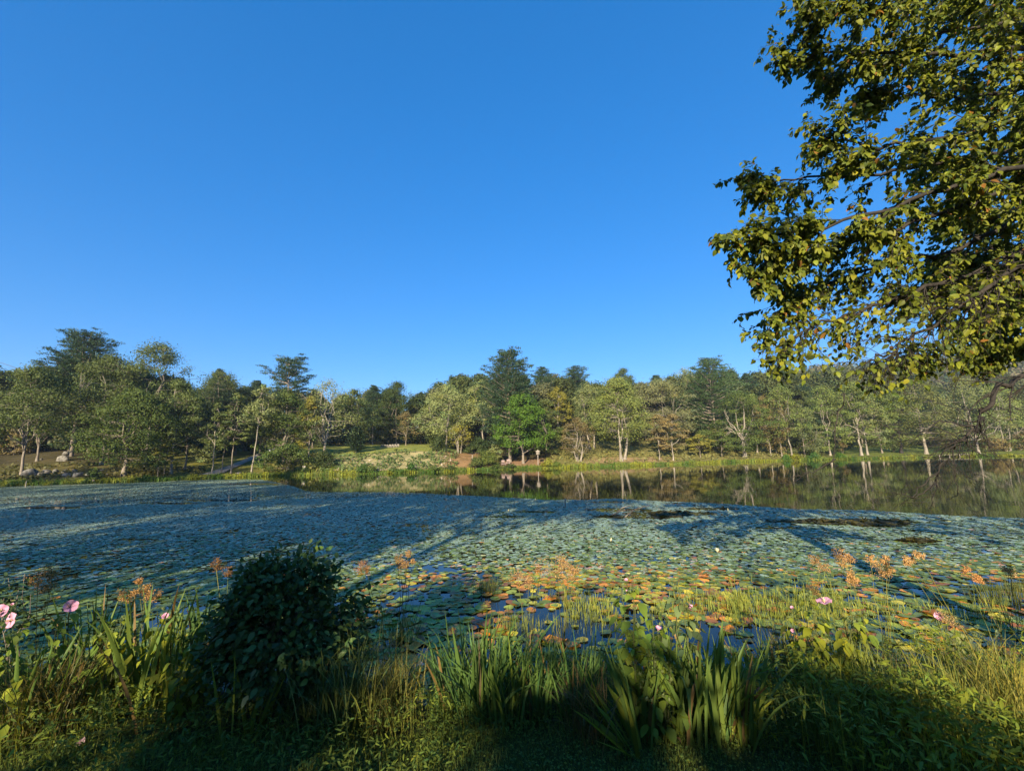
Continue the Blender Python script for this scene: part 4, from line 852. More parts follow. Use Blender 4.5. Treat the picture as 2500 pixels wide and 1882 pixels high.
sedge(2140, 1770, 1600, 230, 220, (.20, .22, .045), 'yellow-green grass tussock rising from the weeds right of the irises', 28, .006)
sedge(2330, 1810, 1640, 240, 240, (.22, .23, .045), 'bright grass tussock in the weeds at the lower right', 29, .006)
sedge(2470, 1800, 1600, 200, 240, (.26, .24, .05), 'sunlit grass tussock at the lower right corner', 30, .006)
sedge(2030, 1840, 1690, 180, 150, (.15, .19, .04), 'green grass tussock at the edge of the lawn on the right', 31, .006)
# swamp mallows: stems, broad leaves, pink flowers
def petal_mesh(mb, c, up, R, open_, r, col, seed):
    up = unit(up); a = unit(np.cross(up, [.3, .2, 1.0])); b = np.cross(up, a)
    for k in range(5):
        th0 = k * 1.2566 + .2; S = np.linspace(0, 1, 6)[:, None]; Wd = np.linspace(-1, 1, 5)[None]
        half = .42 + .42 * S ** .8; rad = R * S * (1 - .10 * Wd ** 2 * S); th = th0 + half * Wd * .85
        el = open_ * S ** .7; rr_ = rad * np.sin(el + .12); hh = rad * np.cos(el + .12) + .03 * R * Wd + R * .10 * np.sin(4 * Wd + k) * S ** 2 + R * .05 * np.sin(9 * Wd + 2 * k) * S ** 3
        V = (rr_ * np.cos(th))[..., None] * a + (rr_ * np.sin(th))[..., None] * b + hh[..., None] * up + c
        i, j = np.meshgrid(np.arange(5), np.arange(4), indexing='ij'); q = (i * 5 + j).ravel()
        cc = np.clip(np.array(col) * (1.08 - .2 * np.abs(Wd[..., None]) ** 2) * np.concatenate([[.45], [.72], [.9], [.97], [1.02], [1.06]])[:, None, None], 0, .95) + 0 * V
        mb.add(V.reshape(-1, 3), np.stack([q, q + 5, q + 6, q + 1], 1), cc.reshape(-1, 3))
PINK = (.85, .42, .60)
ML = (.155, .22, .03); MY = (.25, .28, .03); MPALE = (.22, .25, .12)
def mallow(px, py, stems, flowers, col, lab, seed, leafL=.10, dens=1.0, grp='swamp mallows on the near bank', droop=.5, wid=.62):
    """stems: list of (px, py) tips; flowers: list of (px, py, size px, how open, direction)"""
    r = rng(seed); p = near_pt(px, py); t = thing('mallow_plant', lab, 'mallow', tuple(p), grp); ms, ml, mbud = MB(), MB(), MB(); nb = 0
    for (sx, sy) in stems:
        e = up_to(p, sx, sy) - p; e[1] += r.normal(0, .12); b = np.array([e[0] * .35 + r.normal(0, .05), r.normal(0, .08), -.03])
        Q = limb_curve(b, e, r, 7, .1, .02); tube(ms, Q, np.linspace(.007, .0035, 7), 5, (.13, .15, .05))
        H = e[2]; n = int(21 * dens * max(.5, H / .8)); s = r.uniform(.22, 1, n) ** .8; i = np.minimum((s * 6).astype(int), 5); P0 = Q[i] + (Q[i + 1] - Q[i]) * (s * 6 - i)[:, None]
        a = np.arange(n) * 2.4 + r.uniform(0, 6.28); h = np.stack([np.cos(a), np.sin(a), 0 * a], 1); pl = r.uniform(.03, .08, n)
        P1 = P0 + h * pl[:, None] + np.array([0, 0, .03]) * r.uniform(0, 1, (n, 1))
        for u, v in zip(P0, P1): tube(ms, [u, v], [.0025, .002], 3, (.13, .16, .05))
        D = unit(h + np.array([0, 0, 1.0]) * r.normal(-droop, .3, (n, 1))); Nn = unit(np.array([0, 0, 1.0]) + h * .3 + r.normal(0, .25, (n, 3)))
        sz = leafL * r.uniform(.65, 1.25, n) * np.where(s > .9, .55, 1); leaves(ml, P1, D, Nn, sz, sz * wid * r.uniform(.85, 1.15, n), tint(r, n, col, .2, .12), r.uniform(.05, .5, n), .2, r)
        for _ in range(4):                                    # buds and pale young leaves at the tip
            c = Q[-1] + r.normal(0, .025, 3); d = unit(r.normal(0, 1, 3) + [0, 0, 1.2]); leaves(mbud, np.tile(c, (4, 1)), unit(np.tile(d, (4, 1)) + r.normal(0, .25, (4, 3))), r.normal(0, 1, (4, 3)), .03, .016, (.22, .27, .10), -.2, .5); nb += 1
    ms.build('stems', M_GRASS, t); ml.build('leaves', M_PLANT, t)
    if nb: mbud.build('buds', M_PLANT, t)
    for (fx, fy, fs, op, dr) in flowers:
        c = up_to(p, fx, fy) - p + np.array([0, -.03, 0]); R = .85 * fs / 2 * p[1] / FPX; up = unit(dr)
        mf = MB(); petal_mesh(mf, c - up * R * .5, up, R * (1.0 if op > .9 else 1.25), op, r, PINK, seed); f = mf.build('flower', M_PETAL, t, sm=True)
        mc = MB(); leaves(mc, np.tile(c - up * R * .55, (5, 1)), unit(np.tile(up, (5, 1)) * .8 + r.normal(0, .5, (5, 3))), r.normal(0, 1, (5, 3)), R * .6, R * .3, (.12, .17, .05), .1, .3)
        tube(mc, [c - up * R * .5 - [0, 0, .10], c - up * R * .5], .003, 4, (.13, .15, .05)); mc.build('calyx', M_PLANT, f)
        if op > .9:
            mc = MB(); tube(mc, [c - up * R * .5, c + up * R * .35], [.006, .004], 5, (.85, .75, .55)); k = 20; P = c - up * R * .5 + np.outer(r.uniform(.3, .85, k) * R, up) + r.normal(0, .006, (k, 3)); diamonds(mc, P, r.normal(0, 1, (k, 3)), r.normal(0, 1, (k, 3)), .01, .008, (.85, .72, .4)); mc.build('stamen', M_PETAL, f)
    return t
FR = (-.1, -1, .35); UPF = (.1, -.5, 1)
mallow(22, 1745, [(12, 1495), (40, 1520), (-20, 1480), (60, 1590), (-10, 1600), (30, 1650)], [(8, 1488, 38, 1.0, (.5, -.8, .5)), (31, 1511, 42, 1.08, (-.3, -1, .15)), (38, 1474, 14, .35, (.4, -.4, 1))], ML, 'mallow plant at the far left with two open pink flowers', 31)
mallow(135, 1740, [(150, 1475), (118, 1560), (165, 1510), (95, 1640), (150, 1650)], [(179, 1478, 38, .62, (.75, -.55, .45))], ML, 'mallow plant with one pink cup flower beside the brown woolgrass head', 32)
mallow(300, 1740, [(285, 1512), (300, 1530), (315, 1560), (270, 1600), (325, 1640)], [], MY, 'mallow plant with yellow-green leaves and tight buds, no open flower', 33, dens=1.2)
mallow(390, 1735, [(385, 1490), (400, 1510), (420, 1560), (370, 1560), (440, 1600), (395, 1650)], [(410, 1502, 21, .6, (.2, -.7, .7))], MY, 'mallow plant with one small pink flower under yellow-lit leaves', 34, dens=1.2)
mallow(505, 1750, [(490, 1540), (520, 1590), (545, 1640), (470, 1600)], [], MY, 'leafy mallow without flowers at the left side of the bush', 35)
mallow(1555, 1770, [(1535, 1410), (1528, 1450), (1560, 1500), (1540, 1520), (1580, 1560), (1600, 1600), (1555, 1640), (1625, 1650)], [(1604, 1533, 24, .42, (.1, -.3, 1)), (1527, 1414, 13, .5, (-.2, -.6, .8)), (1527, 1440, 9, .35, (.1, -.4, 1))], ML, 'tall mallow in the middle with a plump closed pink flower', 36, dens=1.1, leafL=.11)
mallow(1672, 1765, [(1655, 1440), (1665, 1460), (1690, 1500), (1650, 1540), (1700, 1590), (1680, 1650)], [(1680, 1481, 26, .5, (.6, -.5, .5))], (.14, .19, .07), 'pale-topped mallow with a folded pink flower hanging at its right', 37, leafL=.11)
mallow(2035, 1735, [(2005, 1470), (1980, 1490), (2040, 1480), (2075, 1510), (1960, 1520), (2090, 1560), (2020, 1560), (2060, 1600)], [(2006, 1462, 44, .95, (-.25, -.05, 1)), (1929, 1481, 14, .4, (-.5, -.5, .7)), (1931, 1535, 15, .4, (-.7, -.6, .2))], MY, 'bushy mallow on the right with a wide open pink flower on top', 38, dens=1.25, leafL=.115)
mallow(2345, 1650, [(2330, 1505), (2350, 1530), (2370, 1560), (2310, 1520)], [(2288, 1500, 28, .55, (-.8, -.5, .1))], MPALE, 'leaning mallow at the right with drooping pale leaves and a pink flower at its side', 39, droop=1.1, wid=.4, dens=.8)
mallow(648, 1775, [(646, 1558), (652, 1590)], [], (.19, .24, .12), 'single pale leafy stalk standing in front of the bush', 40, wid=.38, droop=.1, leafL=.085, dens=1.1)
mallow(215, 1745, [(205, 1530), (225, 1560), (245, 1600), (190, 1620), (230, 1660)], [], ML, 'flowerless mallow between the cup-flowered one and the budding one', 44, dens=1.2)
mallow(450, 1770, [(440, 1590), (470, 1620), (425, 1640), (480, 1670)], [], MY, 'low yellow-leaved mallow in front of the dark iris blades', 45, dens=1.2)
mallow(70, 1790, [(55, 1610), (90, 1630), (20, 1640), (110, 1680)], [], MY, 'low mallow with large yellowish leaves at the lower left corner', 46, dens=1.2, leafL=.12)
mallow(1600, 1760, [(1585, 1490), (1620, 1520), (1640, 1560), (1570, 1560), (1600, 1610)], [], ML, 'leafy mallow stems directly right of the plump closed flower', 47, dens=1.2, leafL=.11)
mallow(2090, 1720, [(2100, 1500), (2070, 1530), (2120, 1560), (2050, 1590)], [], MY, 'yellow-leaved mallow right below the wide open flower', 48, dens=1.2, leafL=.115)
mallow(1590, 1800, [(1570, 1680), (1620, 1690), (1650, 1640), (1600, 1740)], [], ML, 'low mallow shoots with drooping leaves between the two iris clumps', 41)
mallow(2470, 1600, [(2450, 1500), (2500, 1520)], [], MPALE, 'sparse weed with narrow leaves at the right edge of the water', 42, wid=.3)
mallow(960, 1700, [(930, 1490), (960, 1530), (905, 1560), (985, 1570)], [], (.12, .15, .035), 'thin leafy weed rising beside the bush at the water edge', 43, wid=.35, leafL=.07)

# the dark bush
r = rng(50); p = near_pt(690, 1730); H = up_to(p, 690, 1392)[2] - p[2]; k_ = p[1] / FPX
t = thing('bush', 'big dark rounded bush left of the middle at the water edge', 'bush', tuple(p)); wood, crown = MB(), MB()
CL = []
for _ in range(170):
    a = r.uniform(0, 6.28); tq = r.beta(1.5, 1.2); R = 152 * k_ * (np.sin(np.pi * (tq * .82 + .14)) ** .6) * (1 + .18 * np.sin(3 * a + 1)); q = R * math.sqrt(r.uniform(.25, 1)); q *= .72 + .56 * float(vnoise(a * 2.2, tq * 5, 17)); CL.append((q * math.cos(a) + .03 * (tq < .5) - .06 * tq, q * math.sin(a) * .8, .16 * H + tq * .80 * H - .14 * max(0, q * math.cos(a))))
CL = np.array(CL)
for q in range(12):                                     # shoots that stick out of the outline
    a = r.uniform(-.3, 3.4); o_ = np.array([math.cos(a) * 150 * k_, r.normal(0, .12), .55 * H + math.sin(a) * .50 * H]); CL[q] = o_; CL[q + 12] = o_ * [.88, 1, .93]
for s in range(9): tube(wood, limb_curve((r.normal(0, .1), r.normal(0, .08), -.1), CL[r.integers(0, 170)] * [.7, .7, .8], r, 6, .2, .03), np.linspace(.016, .006, 6), 5)
for c in CL[::2]: tube(wood, limb_curve(c * [.35, .35, .55], c, r, 4, .1, .04), np.linspace(.006, .002, 4), 3)
n = 170 * 56; ci = np.repeat(np.arange(170), 56); g = r.normal(0, .095, (n, 3)) * [1, 1, .8]; P = CL[ci] + g; out = unit(P * [1, 1, .6] - [0, 0, .3 * H])
D = unit(out + r.normal(0, .6, (n, 3)) - [0, 0, .25]); Nn = unit(out * .7 + r.normal(0, .5, (n, 3)) + [0, 0, .6]); Lf = r.uniform(.045, .09, n)
leaves(crown, P, D, Nn, Lf, Lf * .58, tint(r, n, (.07, .125, .034), .3, .14), r.uniform(-.1, .4, n), .2, r)
wood.build('stems', M_BARK, t, sm=True); crown.build('foliage', M_BUSH, t)
# leafy shoots at the far left, behind the mallows
r = rng(51); p = near_pt(40, 1700); t = thing('bush', 'dark leafy shoots behind the mallows at the left edge', 'bush', tuple(p)); crown, wood = MB(), MB()
for sx, sy in ((20, 1410), (60, 1400), (45, 1440), (-10, 1420), (75, 1450), (10, 1460)):
    e = up_to(p, sx, sy) - p; Q = limb_curve((e[0] * .5, 0, 0), e, r, 6, .1, .03); tube(wood, Q, np.linspace(.008, .003, 6), 4); n = 60; s = r.uniform(.4, 1, n) * 5; i = np.minimum(s.astype(int), 4); P0 = Q[i] + (Q[i + 1] - Q[i]) * (s - i)[:, None] + r.normal(0, .05, (n, 3))
    leaves(crown, P0, unit(r.normal(0, 1, (n, 3)) * [1, 1, .4] + [0, 0, .1]), unit(r.normal(0, .4, (n, 3)) + [0, 0, 1]), r.uniform(.05, .09, n), r.uniform(.025, .04, n), tint(r, n, (.06, .095, .03), .2, .1), .2, .2, r)
wood.build('stems', M_BARK, t); crown.build('foliage', M_BUSH, t)

# woolgrass: thin stalks with brown tufted heads
def woolgrass(px, py, heads, lab, seed, col=(.42, .235, .085), grass=True, depth=None):
    r = rng(seed); p = near_pt(px, py) if depth is None else np.append(at_Y(px, py, depth)[:2], 0.0); t = thing('woolgrass', lab, 'woolgrass', tuple(p), 'woolgrass along the near water edge'); ms = MB()
    for (hx, hy, wpx, hpx) in heads:
        c = up_to(p, hx, hy) - p; c[1] += r.normal(0, .05); wr, hr = wpx / 2 * p[1] / FPX, hpx / 2 * p[1] / FPX; foot = np.array([c[0] * .15 + r.normal(0, .04), r.normal(0, .04), -.05])
        top = c - [0, 0, hr * .6]; tube(ms, limb_curve(foot, top, r, 8, -.12, .008), np.linspace(.0045, .003, 8), 4, tint(r, 1, (.22, .22, .06))[0])
        mh = MB(); nc = 16
        for q in range(nc):
            a = r.uniform(0, 6.28); f = math.sqrt(r.random()); e = c + np.array([math.cos(a) * wr * f, math.sin(a) * wr * f * .8, hr * (r.uniform(-.75, .95))]); tube(mh, limb_curve(top, e, r, 4, .15, .04), [.0018, .0016, .0014, .001], 3, np.array(col) * .8)
            k = 26; P = e + r.normal(0, 1, (k, 3)) * np.array([.30, .30, .26]) * min(wr, hr) * .8; diamonds(mh, P, r.normal(0, 1, (k, 3)) - [0, 0, .5], r.normal(0, 1, (k, 3)), r.uniform(.008, .017, k), r.uniform(.006, .011, k), tint(r, k, col, .22, .07))
        mh.build('flower_head', M_HEAD, t)
        k = 3; blades(ms, np.tile(top, (k, 1)), r.uniform(0, 6.28, k), wr * r.uniform(1.2, 2.4, k), .004, r.uniform(.6, 1.3, k), .6, (.2, .22, .06), 5)
    if grass: k = 14; blades(ms, np.stack([r.normal(0, .06, k), r.normal(0, .05, k), 0 * r.random(k)], 1), r.uniform(0, 6.28, k), r.uniform(.35, .8, k), .006, np.abs(r.normal(.25, .2, k)), r.uniform(.2, 1.2, k), tint(r, k, (.17, .18, .045)), 6)
    ms.build('stalks', M_GRASS, t)
woolgrass(75, 1740, [(102, 1415, 42, 42), (122, 1400, 30, 36), (112, 1440, 34, 26)], 'tall woolgrass with a ragged brown head at the left, left of the cup-shaped mallow', 61)
woolgrass(340, 1700, [(318, 1452, 46, 30), (345, 1440, 44, 26), (338, 1420, 14, 12), (362, 1458, 36, 26)], 'woolgrass with a wide flat brown head left of the bush', 62)
woolgrass(545, 1690, [(524, 1383, 26, 30), (556, 1397, 30, 22)], 'dim brown woolgrass heads touching the left shoulder of the bush', 63, (.22, .12, .05))
woolgrass(985, 1560, [(974, 1362, 18, 16), (997, 1352, 14, 16), (978, 1375, 22, 18), (993, 1376, 16, 14), (1012, 1365, 10, 10)], 'slender woolgrass clump with small pale heads right of the bush', 64, (.5, .31, .13), depth=6.6)
woolgrass(930, 1530, [(886, 1383, 28, 30), (893, 1392, 14, 16)], 'woolgrass stalk leaning left over the pads right of the bush', 65, (.4, .2, .08), depth=7.0)
woolgrass(1000, 1540, [(1045, 1413, 8, 9)], 'woolgrass stalk leaning right with a single tiny head', 66, (.5, .3, .1), depth=6.6)
woolgrass(1290, 1600, [(1265, 1412, 44, 34), (1290, 1425, 26, 30), (1318, 1382, 42, 32)], 'woolgrass with two drooping tan heads left of the biggest head', 67, (.48, .29, .12), depth=6.0)
woolgrass(1370, 1610, [(1360, 1390, 50, 44), (1385, 1400, 40, 46), (1376, 1378, 34, 34), (1402, 1392, 26, 30)], 'woolgrass bearing the biggest round tan head, in the middle', 68, (.5, .30, .12), depth=5.9)
woolgrass(2075, 1580, [(1992, 1370, 26, 22), (2010, 1385, 24, 22)], 'leftmost woolgrass of the right-hand stand, head nodding left', 69, (.55, .33, .14), depth=6.0)
woolgrass(2085, 1590, [(2050, 1352, 26, 26), (2060, 1372, 34, 28), (2074, 1365, 18, 22)], 'woolgrass with the topmost full head in the right-hand stand', 70, (.52, .31, .12), depth=6.0)
woolgrass(2110, 1590, [(2078, 1405, 16, 22), (2084, 1420, 24, 22)], 'woolgrass with a narrow low head in the right-hand stand', 71, (.52, .31, .12), depth=5.8)
woolgrass(2165, 1590, [(2116, 1362, 14, 20), (2148, 1385, 34, 40), (2160, 1370, 20, 22), (2175, 1395, 22, 18)], 'woolgrass with the largest head of the right-hand stand', 72, (.55, .32, .12), depth=5.9)
woolgrass(2405, 1650, [(2232, 1352, 22, 16), (2228, 1370, 24, 22), (2216, 1375, 14, 18)], 'long woolgrass stalk leaning far left from the right bank', 73, (.55, .34, .14), depth=5.4)
woolgrass(2460, 1530, [(2360, 1392, 14, 20), (2366, 1408, 14, 22), (2387, 1414, 12, 18)], 'woolgrass with three small orange heads near the right edge', 74, (.58, .30, .11), depth=6.3)
woolgrass(2465, 1500, [(2450, 1388, 22, 18), (2466, 1398, 22, 20)], 'rightmost woolgrass, pale head above the grass tuft', 75, (.55, .36, .17), depth=6.5)
woolgrass(1985, 1560, [(1980, 1440, 28, 26)], 'low dull brown woolgrass head beside the wide open mallow flower', 76, (.26, .16, .06), depth=6.3)
woolgrass(2330, 1640, [(2318, 1510, 28, 26)], 'low ragged woolgrass head among the drooping pale leaves at the right', 77, (.4, .28, .12), depth=5.3)

# pond tufts and floating grass between the pads
def tuft(px, py, top, wpx, n, col, lab, seed, w=.006):
    r = rng(seed); p = at_Z(px, py, 0); Ht = up_to(p, px, top)[2]; half = wpx / 2 * p[1] / FPX; B = np.stack([r.normal(0, half * .5, n), r.normal(0, half * .4, n), 0 * r.random(n) - .03], 1)
    mb = MB(); blades(mb, B, r.uniform(0, 6.28, n), Ht * r.uniform(.5, 1.1, n), w * r.uniform(.7, 1.3, n), np.abs(r.normal(.12, .12, n)), np.abs(r.normal(.2, .25, n)), tint(r, n, col, .22, .12), 4)
    tag(mb.build('grass_tuft', M_GRASS, loc=p), lab, 'grass tuft', 'grass tufts standing in the pond')
tuft(1190, 1447, 1395, 52, 150, (.10, .11, .03), 'lone bushy grass tuft standing in the pads left of the middle', 81)
tuft(1255, 1535, 1485, 90, 170, (.17, .20, .05), 'sunlit grass tuft at the left end of the grassy strip', 82)
tuft(2420, 1470, 1405, 90, 200, (.10, .12, .03), 'dark grass tuft at the right end of the pads', 83)
tuft(2490, 1460, 1395, 80, 150, (.15, .15, .04), 'tan and green grass tuft cut by the right edge', 84)
tuft(980, 1560, 1490, 70, 60, (.12, .15, .04), 'thin rushes right of the bush in front of the pads', 85)
r = rng(86); k = 5200; px = np.concatenate([r.uniform(1280, 1560, 1600), r.uniform(1500, 1830, 1300), r.uniform(1780, 2060, 2000), r.uniform(2040, 2460, 900)]); py = np.concatenate([r.normal(1490, 22, 1600), r.normal(1478, 16, 1300), r.normal(1480, 26, 2000), r.normal(1500, 30, 900)]); k = len(px)
B = np.array([at_Z(a, b, 0) for a, b in zip(px, py)]); keep = vnoise(B[:, 0] * 1.6, B[:, 1] * 1.6, 44) > np.where(px > 2040, .62, .42); B = B[keep]; k = len(B); mb = MB()
blades(mb, B, r.uniform(0, 6.28, k), r.uniform(.06, .2, k), r.uniform(.005, .010, k), np.abs(r.normal(.2, .2, k)), np.abs(r.normal(.3, .4, k)), tint(r, k, (.26, .29, .055), .22, .12), 3)
tag(mb.build('water_grass', M_GRASS), 'yellow green water grass growing through the lily pads', 'water grass', None, 'stuff')

# ------------------------------------------------------------------ lawn, weeds and litter of the near bank
r = rng(90); k = 90000; X = r.uniform(-5.4, 5.4, k); Y = r.uniform(1.9, 4.1, k); s_ = near_shore(X) - Y
keep = (np.abs(X) < 1.35 * Y + .5) & (s_ > 1.3 - .5 * r.random(k)); X, Y = X[keep], Y[keep]; k = len(X); B = np.stack([X, Y, near_z(X, Y) - .005], 1); mb = MB()
hv = .6 + .8 * vnoise(X * 2, Y * 2, 91); tris(mb, B, r.uniform(0, 6.28, k), r.uniform(.03, .075, k) * hv, r.uniform(.003, .006, k), r.uniform(.1, 1.0, k), tint(r, k, (.15, .19, .034), .25, .15))
q = r.choice(k, 26000, replace=False); a = r.uniform(0, 6.28, 26000); diamonds(mb, B[q] + np.stack([0 * a, 0 * a, r.uniform(.012, .045, 26000)], 1), np.stack([np.cos(a), np.sin(a), r.normal(0, .3, 26000)], 1), unit(r.normal(0, .35, (26000, 3)) + [0, 0, 1]), r.uniform(.012, .028, 26000), r.uniform(.009, .018, 26000), tint(r, 26000, (.125, .18, .034), .25, .12))
tag(mb.build('lawn_grass', M_GRASS), 'short shaded lawn grass and clover in the foreground', 'grass', None, 'stuff')
# leafy undergrowth between lawn and water
def undergrowth(n, xr, sr, hmax, L, col, seed, name, lab, dens=None, wl=.24, weight=None):
    r = rng(seed); X = r.uniform(*xr, n); s = r.uniform(*sr, n); Y = near_shore(X) - s; h = r.random(n) ** .8 * hmax * (.35 + 1.1 * vnoise(X * 1.7, Y * 1.7, seed))
    if dens is not None: kp = r.random(n) < dens(X, Y, s); X, Y, h = X[kp], Y[kp], h[kp]
    n = len(X); P = np.stack([X, Y, np.maximum(near_z(X, Y), 0) + h], 1); a = r.uniform(0, 6.28, n); D = np.stack([np.cos(a), np.sin(a), r.normal(-.05, .4, n)], 1); Nn = unit(r.normal(0, .45, (n, 3)) + [0, 0, 1]); Lf = L * r.uniform(.6, 1.3, n); mb = MB()
    leaves(mb, P, D, Nn, Lf, Lf * wl, tint(r, n, col, .25, .14), r.uniform(0, .5, n), .2)
    q = r.choice(n, n // 6, replace=False); B = P[q].copy(); B[:, 2] -= h[q]; blades(mb, B, r.uniform(0, 6.28, len(q)), h[q] * 1.25 + .03, .003, np.abs(r.normal(.2, .2, len(q))), r.uniform(0, .8, len(q)), tint(r, len(q), np.array(col) * [1.3, 1.1, 1], .2, .1), 3)
    tag(mb.build(name, M_PLANT), lab, 'weeds', None, 'stuff')
undergrowth(30000, (1.6, 7.0), (.2, 3.2), .46, .07, (.20, .245, .03), 92, 'stiltgrass_weeds', 'dense low weeds with narrow leaves covering the bank at the right', lambda X, Y, s: smooth(1.5, 2.6, X - .25 * (s - 1)) * (np.abs(X) < 1.4 * Y + .6))
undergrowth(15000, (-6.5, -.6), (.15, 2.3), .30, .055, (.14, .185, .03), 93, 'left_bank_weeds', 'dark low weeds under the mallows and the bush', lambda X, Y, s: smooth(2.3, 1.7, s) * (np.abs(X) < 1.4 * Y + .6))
undergrowth(14000, (-.8, 2.6), (.02, 1.9), .24, .045, (.125, .175, .03), 94, 'middle_bank_weeds', 'dark low weeds at the feet of the irises', lambda X, Y, s: smooth(2.0, 1.4, s))
# fallen petals and leaves on the lawn
for px, py, c, L, lab, mt in ((196, 1816, (.62, .42, .46), .055, 'pale pink fallen mallow blossom on the lawn at the left', M_PETAL), (702, 1838, (.34, .22, .13), .06, 'curled brown leaf lying on the lawn below the bush', M_PLANT), (925, 1848, (.26, .10, .06), .032, 'small red-brown leaf on the lawn below the sedge', M_PLANT), (1645, 1812, (.28, .17, .08), .06, 'dry leaf at the foot of the large iris clump', M_PLANT)):
    p = near_pt(px, py); q = rng(int(px)); mb = MB(); k = 3; leaves(mb, q.normal(0, .006, (k, 3)) + [0, 0, .03], unit(q.normal(0, 1, (k, 3)) * [1, 1, .3]), unit(q.normal(0, .5, (k, 3)) + [0, -.3, 1]), L, L * .7, tint(q, k, c, .1, .04), .5, .5, q)
    tag(mb.build('fallen_blossom' if mt is M_PETAL else 'fallen_leaf', mt, loc=p), lab, 'fallen blossom' if mt is M_PETAL else 'fallen leaf')
p = at_Y(1025, 1605, 5.2); mb = MB(); petal_mesh(mb, np.zeros(3), (.2, -.5, -1), .085, .42, rng(3), (.72, .66, .74), 3); tag(mb.build('faded_blossom', M_PETAL, loc=p, sm=True), 'faded white mallow blossom hanging over the water gap', 'faded blossom')
mb = MB(); tube(mb, [(0, 0, -p[2]), (.04, .02, -p[2] * .3), (.02, .02, .10), (0, 0, .02)], [.004, .003, .003, .002], 4, (.12, .15, .05)); mb.build('stalk', M_GRASS, bpy.data.objects['faded_blossom'])
